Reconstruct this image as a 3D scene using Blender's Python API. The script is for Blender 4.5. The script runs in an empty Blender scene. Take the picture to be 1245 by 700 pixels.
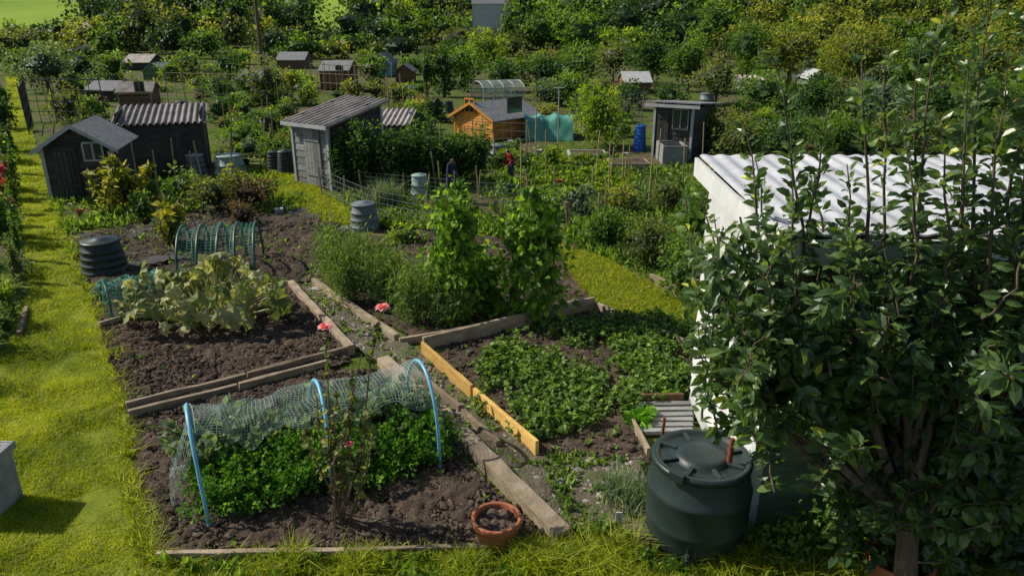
import bpy, bmesh, math, numpy as np
from mathutils import Vector, Matrix
rng=np.random.default_rng(7)
sc=bpy.context.scene
# ---------------- camera model -----------------
F=900.0; CX,CY=622.5,350.0; H=4.5; YH=20.0
P=math.atan((CY-YH)/F); sp,cp=math.sin(P),math.cos(P)
def T(v,z=0.0): return (H-z)/(sp+(v-CY)/F*cp)
def G(u,v,z=0.0):
    t=T(v,z); return np.array([(u-CX)/F*t,(cp-(v-CY)/F*sp)*t,z])
def PT(u,v,Y):
    b=(v-CY)/F; t=Y/(cp-b*sp); return np.array([(u-CX)/F*t,Y,H-(sp+b*cp)*t])
def HT(vb,vt):
    Y=G(0,vb)[1]; return PT(0,vt,Y)[2]
def hill(x,y):
    s=np.clip((np.asarray(y,float)-125)/190,0,1); return 30*s*s*(3-2*s)*(1+0.10*np.sin(np.asarray(x)/45.0))
def nz(a):
    a=np.asarray(a,float); return a/(np.linalg.norm(a,axis=-1,keepdims=True)+1e-9)
def vn(x,y,s,seed=0):
    r=np.random.default_rng(seed).random((256,256)); x=np.asarray(x)/s+57.3; y=np.asarray(y)/s+31.7
    xi=np.floor(x).astype(int); yi=np.floor(y).astype(int); fx=x-xi; fy=y-yi
    fx=fx*fx*(3-2*fx); fy=fy*fy*(3-2*fy)
    g=lambda a,b: r[a%256,b%256]
    return (g(xi,yi)*(1-fx)+g(xi+1,yi)*fx)*(1-fy)+(g(xi,yi+1)*(1-fx)+g(xi+1,yi+1)*fx)*fy
def inpoly(x,y,poly):
    c=np.zeros(len(x),bool); n=len(poly)
    for i in range(n):
        x0,y0=poly[i][:2]; x1,y1=poly[(i+1)%n][:2]
        if y0==y1: continue
        k=((y0>y)!=(y1>y))&(x<(x1-x0)*(y-y0)/(y1-y0)+x0); c^=k
    return c
def gp(pl): return [tuple(G(u,v)[:2]) for u,v in pl]
# --------------- mesh builder ------------------
class B:
    def __init__(s): s.v=[];s.f=[];s.mi=[];s.r=[];s.n=0
    def add(s,v,f,mi=0,r=0.5):
        v=np.asarray(v,float).reshape(-1,3); f=np.asarray(f,int)
        if len(v)==0 or len(f)==0: return
        s.v.append(v); s.f.append(f+s.n); s.mi.append(np.full(len(f),mi))
        s.r.append(np.broadcast_to(np.asarray(r,float),(len(v),)).copy()); s.n+=len(v)
    def build(s,name,mats,parent=None,smooth=False,bevel=0):
        V=np.concatenate(s.v); loc=np.array([(V[:,0].min()+V[:,0].max())/2,(V[:,1].min()+V[:,1].max())/2,V[:,2].min()])
        me=bpy.data.meshes.new(name); me.vertices.add(len(V)); me.vertices.foreach_set("co",(V-loc).ravel())
        L=np.concatenate([f.ravel() for f in s.f]); tot=np.concatenate([np.full(len(f),f.shape[1]) for f in s.f])
        st=np.concatenate([[0],np.cumsum(tot)[:-1]])
        me.loops.add(len(L)); me.loops.foreach_set("vertex_index",L.astype(np.int32))
        me.polygons.add(len(tot)); me.polygons.foreach_set("loop_start",st.astype(np.int32))
        for m in (mats if isinstance(mats,(list,tuple)) else [mats]): me.materials.append(m)
        me.polygons.foreach_set("material_index",np.concatenate(s.mi).astype(np.int32))
        me.update(calc_edges=True)
        me.polygons.foreach_set("use_smooth",np.full(len(tot),smooth))
        a=me.attributes.new("rnd",'FLOAT','POINT'); a.data.foreach_set("value",np.concatenate(s.r).astype(np.float32))
        ob=bpy.data.objects.new(name,me); sc.collection.objects.link(ob)
        if parent is not None:
            ob.parent=parent; ob.location=Vector(loc)-parent.location
        else: ob.location=loc
        if bevel:
            m=ob.modifiers.new("bev",'BEVEL'); m.width=bevel; m.segments=2; m.limit_method='ANGLE'
        return ob
def empty(name,loc):
    e=bpy.data.objects.new(name,None); e.empty_display_size=.3; sc.collection.objects.link(e); e.location=Vector([float(q) for q in loc]); return e
BOXF=[[0,3,2,1],[4,5,6,7],[0,1,5,4],[1,2,6,5],[2,3,7,6],[3,0,4,7]]
def obox(b,o,ex,ey,ez,mi=0,r=.5):
    o,ex,ey,ez=[np.asarray(q,float) for q in (o,ex,ey,ez)]
    b.add([o,o+ex,o+ex+ey,o+ey,o+ez,o+ex+ez,o+ex+ey+ez,o+ey+ez],BOXF,mi,r)
def plankline(b,p0,p1,w,h,z0=0,mi=0,r=.5,jit=.006):
    p0=np.array([p0[0],p0[1],z0]);p1=np.array([p1[0],p1[1],z0]); d=p1-p0; L=np.linalg.norm(d); d/=L; s=np.array([-d[1],d[0],0])*w
    n=max(2,int(L/.25)); V=[];Fc=[]
    for i in range(n+1):
        c=p0+d*L*i/n; j=rng.normal(0,jit,4) if 0<i<n else np.zeros(4)
        V+=[c-s/2+s*j[0],c+s/2+s*j[1],c+s/2+np.array([0,0,h+j[2]]),c-s/2+np.array([0,0,h+j[3]])]
        if i: a=4*(i-1); Fc+=[[a+k,a+(k+1)%4,a+4+(k+1)%4,a+4+k] for k in range(4)]
    Fc+=[[0,3,2,1],[4*n,4*n+1,4*n+2,4*n+3]]
    b.add(V,Fc,mi,r)
def tube(b,pts,rad,sides=6,mi=0,r=.5,cap=True):
    pts=np.asarray(pts,float); n=len(pts); rad=np.broadcast_to(rad,(n,))
    d=nz(np.gradient(pts,axis=0)); ref=np.array([.13,.37,.9]) if abs(d[:,2]).mean()<.8 else np.array([1.,.2,0.])
    s=nz(np.cross(d,ref)); t=np.cross(s,d); an=np.arange(sides)*2*math.pi/sides
    V=pts[:,None]+rad[:,None,None]*(np.cos(an)[None,:,None]*s[:,None]+np.sin(an)[None,:,None]*t[:,None])
    i=np.arange(n-1)[:,None]*sides; k=np.arange(sides)[None]; k2=(k+1)%sides
    Fc=np.stack([i+k,i+k2,i+sides+k2,i+sides+k],-1).reshape(-1,4)
    b.add(V.reshape(-1,3),Fc,mi,r)
    if cap:
        for e in (0,n-1):
            V2=np.concatenate([V[e],pts[e:e+1]]); b.add(V2,[[q,(q+1)%sides,sides] for q in range(sides)],mi,r)
def lathe(b,c,prof,seg=40,mi=0,r=.5):
    an=np.arange(seg)*2*math.pi/seg; pr=np.array(prof,float)
    V=np.stack([pr[:,0,None]*np.cos(an)+c[0],pr[:,0,None]*np.sin(an)+c[1],np.repeat(pr[:,1,None],seg,1)+c[2]],-1)
    i=np.arange(len(pr)-1)[:,None]*seg;k=np.arange(seg)[None];k2=(k+1)%seg
    b.add(V.reshape(-1,3),np.stack([i+k,i+k2,i+seg+k2,i+seg+k],-1).reshape(-1,4),mi,r)
def ico(sub):
    bm=bmesh.new(); bmesh.ops.create_icosphere(bm,subdivisions=sub,radius=1); v=np.array([x.co[:] for x in bm.verts]); f=np.array([[x.index for x in q.verts] for q in bm.faces]); bm.free(); return v,f
IC1,IC2=ico(1),ico(2)
def blobs(b,pos,size,ic=IC1,j=.28,mi=0,r=None,flat=.7):
    v,f=ic; N=len(pos)
    V=v[None]*(1+rng.uniform(-j,j,(N,len(v),1)))*np.asarray(size).reshape(-1,1,1)*np.array([1,1,flat])*rng.uniform(.7,1.3,(N,1,3))+np.asarray(pos)[:,None]
    Fc=(f[None]+np.arange(N)[:,None,None]*len(v)).reshape(-1,3)
    rr=np.repeat(rng.random(N) if r is None else np.broadcast_to(r,(N,)),len(v))
    b.add(V.reshape(-1,3),Fc,mi,rr)
def leafs(b,pos,d,L,w,r,mi=0,kind=0,up=(0,0,1),upj=.6):
    pos=np.asarray(pos,float);N=len(pos)
    if N==0: return
    d=nz(d); L=np.broadcast_to(L,(N,))[:,None]; w=np.broadcast_to(w,(N,))[:,None]*L
    n=nz(np.asarray(up)+rng.normal(0,upj,(N,3))); s=nz(np.cross(d,n)); n=np.cross(s,d)
    r=np.broadcast_to(r,(N,))
    if kind==0:
        V=np.stack([pos,pos+.45*L*d+w*s+.1*L*n,pos+L*d-.08*L*n,pos+.45*L*d-w*s+.1*L*n],1)
        f=np.array([[0,1,2],[0,2,3]])
    else:
        c=rng.uniform(.02,.3,(N,1))
        V=np.stack([pos,pos+.5*L*d,pos+L*d*.97-c*L*n,pos+.3*L*d+w*s*.9+.12*L*n,pos+.68*L*d+w*s*.8+(.1-c*.4)*L*n,
            pos+.3*L*d-w*s*.9+.12*L*n,pos+.68*L*d-w*s*.8+(.1-c*.4)*L*n],1)
        f=np.array([[0,3,1],[3,4,1],[4,2,1],[0,1,5],[5,1,6],[6,1,2]])
    k=V.shape[1]
    b.add(V.reshape(-1,3),(f[None]+np.arange(N)[:,None,None]*k).reshape(-1,3),mi,np.repeat(r,k))
def blades(b,pos,h,w,lean=.35,mi=0,r=None):
    pos=np.asarray(pos,float);N=len(pos); h=np.broadcast_to(h,(N,))[:,None]; w=np.broadcast_to(w,(N,))[:,None]
    a=rng.random(N)*6.283; s=np.stack([np.cos(a),np.sin(a),0*a],1); l=rng.normal(0,lean,(N,3)); l[:,2]=0
    m=pos+h*.55*(np.array([0,0,1])+l*.5); tip=pos+h*(np.array([0,0,1])+l*1.3)-np.array([0,0,.12])*h*np.abs(l).sum(1,keepdims=True)
    V=np.stack([pos-s*w,pos+s*w,m+s*w*.8,m-s*w*.8,tip],1)
    base=np.arange(N)[:,None]*5
    r=rng.random(N) if r is None else np.broadcast_to(r,(N,))
    b.add(V.reshape(-1,3),np.concatenate([base+[0,1,2],base+[0,2,3],base+[3,2,4]]),mi,np.repeat(r,5))
def crown(b,c,R,n,LL,mi=0,nc=None,core=True,w=.32,kind=0,droop=.2,tone=0.0,cs=(.28,.48)):
    c=np.asarray(c,float);R=np.asarray(R,float)*np.ones(3)
    nc=nc or 14
    dr=nz(rng.normal(0,1,(nc,3))); rad=rng.random((nc,1))**.45*.74; cc=dr*rad; cr=rng.uniform(cs[0],cs[1],nc); cv=rng.random(nc)
    i=rng.integers(0,nc,n); d=nz(rng.normal(0,1,(n,3))+cc[i]*.8+np.array([0,0,.15]))
    rr=.45+.6*rng.random(n)**.6
    p=c+R*(cc[i]+d*(rr*cr[i])[:,None])
    ld=d*.7+rng.normal(0,.5,(n,3))+np.array([0,0,-droop])
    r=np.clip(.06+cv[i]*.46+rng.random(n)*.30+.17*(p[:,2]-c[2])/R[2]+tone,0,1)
    m=p[:,2]>.01
    leafs(b,p[m],ld[m],LL*rng.uniform(.7,1.3,m.sum()),w,r[m],mi,kind)
    if core:
        v,f=IC2; V=c+v*R*.45*(1+rng.uniform(-.25,.25,(len(v),1))); V[:,2]=np.maximum(V[:,2],.005); b.add(V,f,mi,0.08)  # dark filler blob added inside the crown to block light and hide gaps
    return c+R*cc
# --------------- materials ---------------------
def mat(name,rough=.8,spec=.3):
    m=bpy.data.materials.new(name); m.use_nodes=True; nt=m.node_tree; bs=nt.nodes["Principled BSDF"]; bs.inputs["Roughness"].default_value=rough
    bs.inputs["Specular IOR Level"].default_value=spec
    return m,nt,bs
def ramp(nt,stops):
    n=nt.nodes.new("ShaderNodeValToRGB"); e=n.color_ramp.elements
    while len(e)<len(stops): e.new(.5)
    for k,(p,c) in enumerate(stops): e[k].position=p; e[k].color=(*c,1)
    return n
LG=2.0
def leafmat(name,c1,c2,c3,tr=.42,rough=.5,spec=.3,c4=None,g=None):
    g=g or LG; q=lambda c: tuple(min(.9,x*g) for x in c)
    m,nt,bs=mat(name,rough,spec); a=nt.nodes.new("ShaderNodeAttribute"); a.attribute_name="rnd"
    st=[(0,q(c1)),(.5,q(c2)),(.93,q(c3))]+([(1,q(c4))] if c4 else [])
    rp=ramp(nt,st); nt.links.new(a.outputs["Fac"],rp.inputs[0]); nt.links.new(rp.outputs[0],bs.inputs["Base Color"])
    t=nt.nodes.new("ShaderNodeBsdfTranslucent"); hs=nt.nodes.new("ShaderNodeMixRGB"); hs.blend_type='MULTIPLY'; hs.inputs[0].default_value=1
    hs.inputs[2].default_value=(1.8,1.7,.6,1); nt.links.new(rp.outputs[0],hs.inputs[1]); nt.links.new(hs.outputs[0],t.inputs[0])
    mx=nt.nodes.new("ShaderNodeMixShader"); mx.inputs[0].default_value=tr; nt.links.new(bs.outputs[0],mx.inputs[1]); nt.links.new(t.outputs[0],mx.inputs[2])
    nt.links.new(mx.outputs[0],nt.nodes["Material Output"].inputs[0]); return m
def noisemat(name,stops,scale=5,detail=6,rough=.9,bump=.3,bscale=None,stretch=None,spec=.25,metal=0,bdist=.02):
    m,nt,bs=mat(name,rough,spec); tc=nt.nodes.new("ShaderNodeTexCoord"); mp=nt.nodes.new("ShaderNodeMapping"); nt.links.new(tc.outputs["Object"],mp.inputs[0])
    if stretch: mp.inputs["Scale"].default_value=stretch
    n=nt.nodes.new("ShaderNodeTexNoise"); n.inputs["Scale"].default_value=scale; n.inputs["Detail"].default_value=detail; n.inputs["Roughness"].default_value=.65
    nt.links.new(mp.outputs[0],n.inputs["Vector"]); rp=ramp(nt,stops); nt.links.new(n.outputs["Fac"],rp.inputs[0])
    a=nt.nodes.new("ShaderNodeAttribute"); a.attribute_name="rnd"; mr=nt.nodes.new("ShaderNodeMapRange"); mr.inputs[3].default_value=.72; mr.inputs[4].default_value=1.28
    nt.links.new(a.outputs["Fac"],mr.inputs[0]); mm=nt.nodes.new("ShaderNodeVectorMath"); mm.operation='SCALE'; nt.links.new(rp.outputs[0],mm.inputs[0]); nt.links.new(mr.outputs[0],mm.inputs["Scale"])
    nt.links.new(mm.outputs[0],bs.inputs["Base Color"]); bs.inputs["Metallic"].default_value=metal
    if bump:
        n2=nt.nodes.new("ShaderNodeTexNoise"); n2.inputs["Scale"].default_value=bscale or scale*4; n2.inputs["Detail"].default_value=5; nt.links.new(mp.outputs[0],n2.inputs["Vector"])
        bp=nt.nodes.new("ShaderNodeBump"); bp.inputs["Strength"].default_value=bump; bp.inputs["Distance"].default_value=bdist; nt.links.new(n2.outputs["Fac"],bp.inputs["Height"]); nt.links.new(bp.outputs[0],bs.inputs["Normal"])
    return m
M={}
M['wdark']=leafmat('leaf_wood_dark',(.006,.016,.005),(.022,.050,.012),(.075,.125,.022),g=1.7,tr=.3)
M['dark']=leafmat('leaf_dark',(.008,.020,.006),(.026,.062,.012),(.075,.13,.022))
M['mid']=leafmat('leaf_mid',(.014,.035,.006),(.048,.095,.014),(.135,.20,.03))
M['lime']=leafmat('leaf_lime',(.03,.06,.006),(.12,.18,.015),(.26,.32,.03),g=1.7)
M['yel']=leafmat('leaf_yellowgreen',(.03,.045,.008),(.12,.14,.02),(.28,.27,.04),c4=(.5,.4,.02),g=1.7)
M['olive']=leafmat('leaf_olive',(.018,.026,.008),(.06,.08,.022),(.15,.16,.045))
M['grey']=leafmat('leaf_grey',(.02,.035,.02),(.07,.11,.06),(.16,.21,.12),g=1.8)
M['red']=leafmat('leaf_russet',(.015,.01,.008),(.06,.045,.025),(.14,.12,.04),c4=(.2,.05,.05))
M['dry']=leafmat('leaf_dry',(.05,.035,.015),(.14,.11,.05),(.3,.25,.13),g=1.5)
M['pear']=leafmat('leaf_pear',(.012,.028,.010),(.038,.072,.018),(.09,.135,.035),tr=.40,rough=.34,spec=.6,c4=(.25,.28,.03),g=2.0)
M['kale']=leafmat('leaf_kale',(.012,.045,.006),(.05,.14,.012),(.14,.28,.03),g=1.6,rough=.6,spec=.2)
M['squash']=leafmat('leaf_squash',(.05,.075,.02),(.14,.17,.06),(.30,.30,.16),c4=(.45,.4,.2),tr=.3,g=1.5)
M['straw']=leafmat('leaf_strawberry',(.03,.06,.012),(.08,.15,.025),(.18,.26,.05),g=1.5)
M['lawn']=leafmat('lawn_blade',(.06,.095,.008),(.21,.26,.012),(.38,.40,.03),tr=.42,g=1.3)
M['fennel']=leafmat('leaf_fennel',(.03,.055,.015),(.08,.13,.045),(.17,.22,.09),tr=.45,g=2.1)
M['bean']=leafmat('leaf_bean',(.02,.05,.007),(.065,.14,.013),(.18,.28,.03),g=1.75)
M['pink']=leafmat('rose_petal',(.6,.12,.2),(.8,.25,.35),(.9,.5,.55),tr=.3,g=1)
M['redfl']=leafmat('red_flower',(.3,.01,.02),(.6,.05,.15),(.75,.2,.25),tr=.3,g=1)
M['bark']=noisemat('bark',[(.3,(.06,.045,.032)),(.7,(.19,.145,.105))],6,stretch=(3,3,.6))
M['twig']=noisemat('twig',[(.3,(.09,.06,.04)),(.7,(.2,.14,.09))],12)
M['soil']=noisemat('soil',[(.25,(.036,.025,.018)),(.5,(.088,.061,.044)),(.8,(.17,.125,.093))],4.5,12,1,1,45,bdist=.03)
M['clod']=noisemat('soil_clod',[(.3,(.05,.035,.026)),(.75,(.15,.108,.082))],9,8,1,.6,40)
M['pathsoil']=noisemat('path_soil',[(.25,(.07,.056,.04)),(.5,(.14,.115,.085)),(.62,(.08,.11,.03)),(.85,(.23,.195,.15))],5,10,1,1,35,bdist=.03)
M['stone']=noisemat('pebble',[(.3,(.18,.155,.13)),(.8,(.44,.39,.33))],9,5,.9,.2)
def groundmat():
    m,nt,bs=mat('ground_mat',1,.1); tc=nt.nodes.new("ShaderNodeTexCoord")
    n1=nt.nodes.new("ShaderNodeTexNoise"); n1.inputs["Scale"].default_value=.35; n1.inputs["Detail"].default_value=8
    n2=nt.nodes.new("ShaderNodeTexNoise"); n2.inputs["Scale"].default_value=5; n2.inputs["Detail"].default_value=8
    for n in (n1,n2): nt.links.new(tc.outputs["Object"],n.inputs["Vector"])
    r1=ramp(nt,[(.3,(.04,.07,.014)),(.47,(.09,.13,.02)),(.57,(.11,.09,.05)),(.7,(.15,.125,.075))]); nt.links.new(n1.outputs["Fac"],r1.inputs[0])
    r2=ramp(nt,[(.3,(.4,.4,.4)),(.7,(1.5,1.5,1.4))]); nt.links.new(n2.outputs["Fac"],r2.inputs[0])
    mx=nt.nodes.new("ShaderNodeMixRGB"); mx.blend_type='MULTIPLY'; mx.inputs[0].default_value=1; nt.links.new(r1.outputs[0],mx.inputs[1]); nt.links.new(r2.outputs[0],mx.inputs[2])
    sx=nt.nodes.new("ShaderNodeSeparateXYZ"); nt.links.new(tc.outputs["Object"],sx.inputs[0]); mr=nt.nodes.new("ShaderNodeMapRange"); mr.inputs[1].default_value=1.2; mr.inputs[2].default_value=2.5
    nt.links.new(sx.outputs[2],mr.inputs[0]); m2=nt.nodes.new("ShaderNodeMixRGB"); nt.links.new(mr.outputs[0],m2.inputs[0]); nt.links.new(mx.outputs[0],m2.inputs[1])
    n3=nt.nodes.new("ShaderNodeTexNoise"); n3.inputs["Scale"].default_value=.03; n3.inputs["Detail"].default_value=9; nt.links.new(tc.outputs["Object"],n3.inputs["Vector"])
    r3=ramp(nt,[(.35,(.16,.26,.025)),(.65,(.28,.38,.05))]); nt.links.new(n3.outputs["Fac"],r3.inputs[0]); nt.links.new(r3.outputs[0],m2.inputs[2])
    nt.links.new(m2.outputs[0],bs.inputs["Base Color"])
    bp=nt.nodes.new("ShaderNodeBump"); bp.inputs["Distance"].default_value=.05; nt.links.new(n2.outputs["Fac"],bp.inputs["Height"]); nt.links.new(bp.outputs[0],bs.inputs["Normal"]); return m
M['ground']=groundmat()
M['lawnbase']=noisemat('lawn_base',[(.3,(.09,.12,.010)),(.5,(.18,.22,.015)),(.66,(.24,.26,.035)),(.78,(.2,.16,.07))],1.6,10,1,.6,60)
M['oldwood']=noisemat('weathered_wood',[(.25,(.14,.10,.068)),(.5,(.30,.23,.16)),(.8,(.46,.37,.28))],4,8,.85,.4,20,stretch=(1,1,3))
M['newwood']=noisemat('new_timber',[(.25,(.42,.24,.06)),(.6,(.62,.40,.12)),(.8,(.72,.5,.19))],5,6,.6,.2,stretch=(1,1,4))
M['darkwood']=noisemat('dark_shed_wood',[(.25,(.03,.03,.028)),(.6,(.07,.066,.06)),(.85,(.15,.14,.125))],5,8,.8,.4,25,stretch=(.6,.6,4))
M['greywood']=noisemat('grey_shed_wood',[(.25,(.15,.15,.145)),(.6,(.27,.27,.26)),(.85,(.38,.37,.35))],5,8,.8,.4,25,stretch=(.6,.6,4))
M['brownwood']=noisemat('brown_shed_wood',[(.25,(.10,.055,.035)),(.6,(.2,.115,.065)),(.85,(.3,.18,.1))],5,8,.8,.4,25,stretch=(.6,.6,4))
M['orange']=noisemat('orange_shed_wood',[(.25,(.42,.16,.03)),(.6,(.62,.27,.045)),(.85,(.72,.35,.08))],5,8,.7,.3,25,stretch=(.6,.6,4))
M['greenwood']=noisemat('pale_green_board',[(.25,(.10,.15,.09)),(.6,(.18,.25,.16)),(.85,(.25,.32,.22))],5,8,.7,.3,25,stretch=(.6,.6,4))
M['tealwood']=noisemat('teal_board',[(.25,(.10,.2,.2)),(.8,(.2,.35,.34))],5,8,.7,.3)
M['felt']=noisemat('roofing_felt',[(.3,(.14,.145,.15)),(.7,(.28,.285,.29))],6,8,.95,.3)
M['corr']=noisemat('corrugated_sheet',[(.25,(.15,.13,.115)),(.5,(.37,.32,.28)),(.8,(.56,.5,.45))],2.0,9,.6,.15)
M['corrdk']=noisemat('corrugated_dark',[(.25,(.08,.07,.065)),(.5,(.2,.175,.16)),(.8,(.34,.3,.28))],2.0,9,.6,.15)
M['whiteroof']=noisemat('white_roof_sheet',[(.25,(.30,.31,.33)),(.45,(.48,.49,.52)),(.6,(.58,.59,.62)),(.8,(.66,.66,.68))],1.6,12,.75,.5,9,bdist=.01)
M['white']=noisemat('white_paint',[(.3,(.50,.51,.5)),(.7,(.68,.69,.68))],3,6,.6,.1)
M['trim']=noisemat('pale_trim',[(.3,(.32,.33,.33)),(.7,(.5,.5,.5))],3,6,.6,.1)
M['dkplastic']=noisemat('dark_green_plastic',[(.3,(.014,.026,.026)),(.7,(.028,.044,.043))],3,5,.42,.06,8,spec=.45)
M['greyplastic']=noisemat('grey_plastic',[(.3,(.10,.125,.135)),(.7,(.16,.19,.2))],3,5,.55,.08,8,spec=.4)
M['ltplastic']=noisemat('pale_green_plastic',[(.3,(.2,.3,.27)),(.7,(.3,.4,.36))],3,5,.5,.08,8,spec=.4)
M['blueplastic']=noisemat('blue_plastic',[(.3,(.01,.10,.50)),(.7,(.02,.16,.65))],3,4,.4,.05,spec=.5)
M['hoopblue']=noisemat('blue_pipe',[(.3,(.12,.38,.58)),(.7,(.2,.5,.7))],8,4,.4,.0,spec=.5)
M['hoopgreen']=noisemat('green_pipe',[(.3,(.015,.08,.055)),(.7,(.03,.13,.09))],8,4,.4,.0,spec=.5)
M['net']=noisemat('netting',[(.3,(.22,.32,.30)),(.7,(.34,.44,.41))],8,4,.6,.0)
M['netteal']=noisemat('netting_teal',[(.3,(.04,.24,.17)),(.7,(.08,.36,.27))],8,4,.6,.0)
M['tarp']=noisemat('green_tarp',[(.3,(.05,.22,.17)),(.7,(.12,.36,.28))],4,6,.5,.5,6,spec=.4)
M['fabric']=noisemat('weed_fabric',[(.3,(.03,.03,.031)),(.6,(.065,.065,.068)),(.85,(.15,.13,.11))],3,9,.8,.5,12)
M['terra']=noisemat('terracotta',[(.3,(.28,.095,.04)),(.7,(.45,.17,.075))],5,7,.6,.15)
M['concrete']=noisemat('concrete',[(.3,(.22,.22,.22)),(.7,(.40,.40,.39))],5,9,.9,.3)
M['wire']=noisemat('galvanised_wire',[(.3,(.10,.11,.11)),(.7,(.2,.21,.21))],5,5,.6,.0)
M['rust']=noisemat('rusty_rod',[(.3,(.14,.035,.02)),(.7,(.26,.08,.04))],9,5,.7,.1)
M['cane']=noisemat('bamboo',[(.3,(.2,.15,.07)),(.7,(.38,.3,.16))],9,5,.6,.1)
M['skin']=noisemat('skin',[(.3,(.42,.24,.17)),(.7,(.52,.31,.23))],8,3,.5,.02)
M['glass']=mat('shed_glass',.08,.8)[0]; M['glass'].node_tree.nodes["Principled BSDF"].inputs["Base Color"].default_value=(.04,.05,.05,1)
def col(n,c,r=.7): return noisemat(n,[(.3,tuple(x*.8 for x in c)),(.7,c)],7,4,r,.1)

# --------------- terrain -----------------------
xs=np.concatenate([np.linspace(-500,-40,40)[:-1],np.linspace(-40,40,60),np.linspace(40,500,40)[1:]])
ys=np.concatenate([np.linspace(-30,100,60)[:-1],np.linspace(100,480,100)])
XX,YY=np.meshgrid(xs,ys); ZZ=hill(XX,YY); nx,ny=len(xs),len(ys)
b=B(); i=np.arange(ny-1)[:,None]*nx+np.arange(nx-1)[None]
b.add(np.stack([XX,YY,ZZ],-1).reshape(-1,3),np.stack([i,i+1,i+nx+1,i+nx],-1).reshape(-1,4)); gr=b.build('ground',M['ground'],smooth=True)
gr.data.transform(Matrix.Translation(gr.location)); gr.location=(0,0,0)

def sheet(name,poly,z,res,amp,m,ns=.18,px=True):
    pg=gp(poly) if px else poly; pa=np.array(pg); x0,y0=pa.min(0)-res; x1,y1=pa.max(0)+res
    nx=int((x1-x0)/res)+2; ny=int((y1-y0)/res)+2; X,Y=np.meshgrid(x0+np.arange(nx)*res,y0+np.arange(ny)*res)
    X=X+rng.uniform(-.2,.2,X.shape)*res; Y=Y+rng.uniform(-.2,.2,Y.shape)*res
    Z=z+amp*(vn(X,Y,ns,3)-.3)+amp*.55*(vn(X,Y,ns*.42,5)-.5)+amp*.35*(vn(X,Y,ns*.18,8)-.5)+amp*.8*(vn(X,Y,ns*4,9)-.5); Z=np.maximum(Z,.003)
    cx=(X[:-1,:-1]+X[1:,1:])/2; cy=(Y[:-1,:-1]+Y[1:,1:])/2; k=inpoly(cx.ravel(),cy.ravel(),pg)
    i=(np.arange(ny-1)[:,None]*nx+np.arange(nx-1)[None]).ravel()[k]
    b=B(); b.add(np.stack([X,Y,Z],-1).reshape(-1,3),np.stack([i,i+1,i+nx+1,i+nx],-1)); return b.build(name,m,smooth=True)
def sample(poly,n,px=True,fall=0):
    pg=gp(poly) if px else poly; pa=np.array(pg); lo,hi=pa.min(0),pa.max(0); out=np.zeros((0,2))
    while len(out)<n:
        q=rng.uniform(lo,hi,(n*3,2)); q=q[inpoly(q[:,0],q[:,1],pg)]
        if fall: q=q[rng.random(len(q))<np.minimum(1,(7/np.maximum(q[:,1],1))**fall)]
        if len(q)==0: continue
        out=np.concatenate([out,q])
    return np.column_stack([out[:n],np.zeros(n)])
bedA=[(158,512),(395,455),(455,452),(600,600),(675,662),(190,678)]
strip=[(155,497),(410,432),(428,440),(400,452),(158,512)]
bedB=[(120,398),(200,375),(352,350),(428,430),(155,495)]
pathp=[(352,345),(385,343),(487,418),(515,432),(655,556),(780,560),(790,672),(690,676),(440,430)]
bedC=[(515,430),(727,378),(840,405),(840,480),(775,500),(790,565),(655,556)]
bedD=[(385,345),(480,280),(700,300),(727,376),(500,414)]
soilU=[(92,292),(250,250),(400,262),(430,300),(385,345),(352,350),(120,398)]
for n,p,am in (('soil_bed',bedA,.07),('soil_bed',strip,.045),('soil_bed',bedB,.075),('soil_bed',bedC,.045),('soil_bed',bedD,.05),('soil_bed',soilU,.06)):
    sheet(n,p,.04,.026,am,M['soil'],ns=.11)
sheet('dirt_path',pathp,.03,.035,.04,M['pathsoil'])
b=B()
for p,n,s in ((bedA,11000,.0155),(bedB,9000,.018),(strip,1000,.015),(bedC,3500,.015),(bedD,1000,.018),(soilU,2800,.025)):
    q=sample(p,n); q[:,2]=.045; sz=s*rng.lognormal(-.3,.62,n); q[:,2]+=rng.random(n)*.022; blobs(b,q,np.minimum(sz,.055))
b.build('soil_clods',M['clod'])
b=B(); q=sample(pathp,2200); q[:,2]=.035; blobs(b,q,.015*rng.lognormal(0,.5,2200)); b.build('pebbles',M['stone'])
# lawns
path_l=[(8,95),(22,95),(30,130),(62,243),(97,330),(125,395),(152,495),(165,600),(185,690),(185,760),(-260,760),(-160,560),(-60,470),(12,425),(36,355),(26,250),(14,160)]
sheet('grass_path',path_l,.012,.12,.02,M['lawnbase'])
b=B(); q=sample(path_l,190000,fall=1.25); 
worn=vn(q[:,0],q[:,1],.35,71)*.6+vn(q[:,0],q[:,1],1.1,72)*.5; q=q[(worn<.80)|(rng.random(len(q))<.25)]
s=np.maximum(1,q[:,1]/9)
hh=(.03+.08*vn(q[:,0],q[:,1],.4,1)**1.7)*rng.uniform(.6,1.3,len(q)); r=np.clip(-.05+.5*vn(q[:,0],q[:,1],.9,2)+.4*vn(q[:,0],q[:,1],.16,4)+.25*vn(q[:,0],q[:,1],3,7)+rng.random(len(q))*.4-.15,0,1)
blades(b,q,hh*s**.35,.0044*s,.5,r=r); b.build('lawn_grass',M['lawn'])
mid_l=[(322,203),(352,203),(425,258),(432,275),(395,272),(335,240)]
right_l=[(676,300),(735,318),(830,372),(850,398),(835,408),(727,376),(700,345)]
bot_l=[(178,683),(690,672),(800,668),(1000,640),(1300,640),(1400,830),(0,830)]
sheet('grass_path',mid_l,.012,.15,.02,M['lawnbase']); sheet('grass_path',right_l,.012,.15,.02,M['lawnbase']); sheet('grass_verge',bot_l,.012,.1,.02,M['lawnbase'])
b=B()
for p,n in ((mid_l,16000),(right_l,22000)):
    q=sample(p,n); blades(b,q,.11*rng.uniform(.5,1.4,n),.009,.5)
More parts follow.
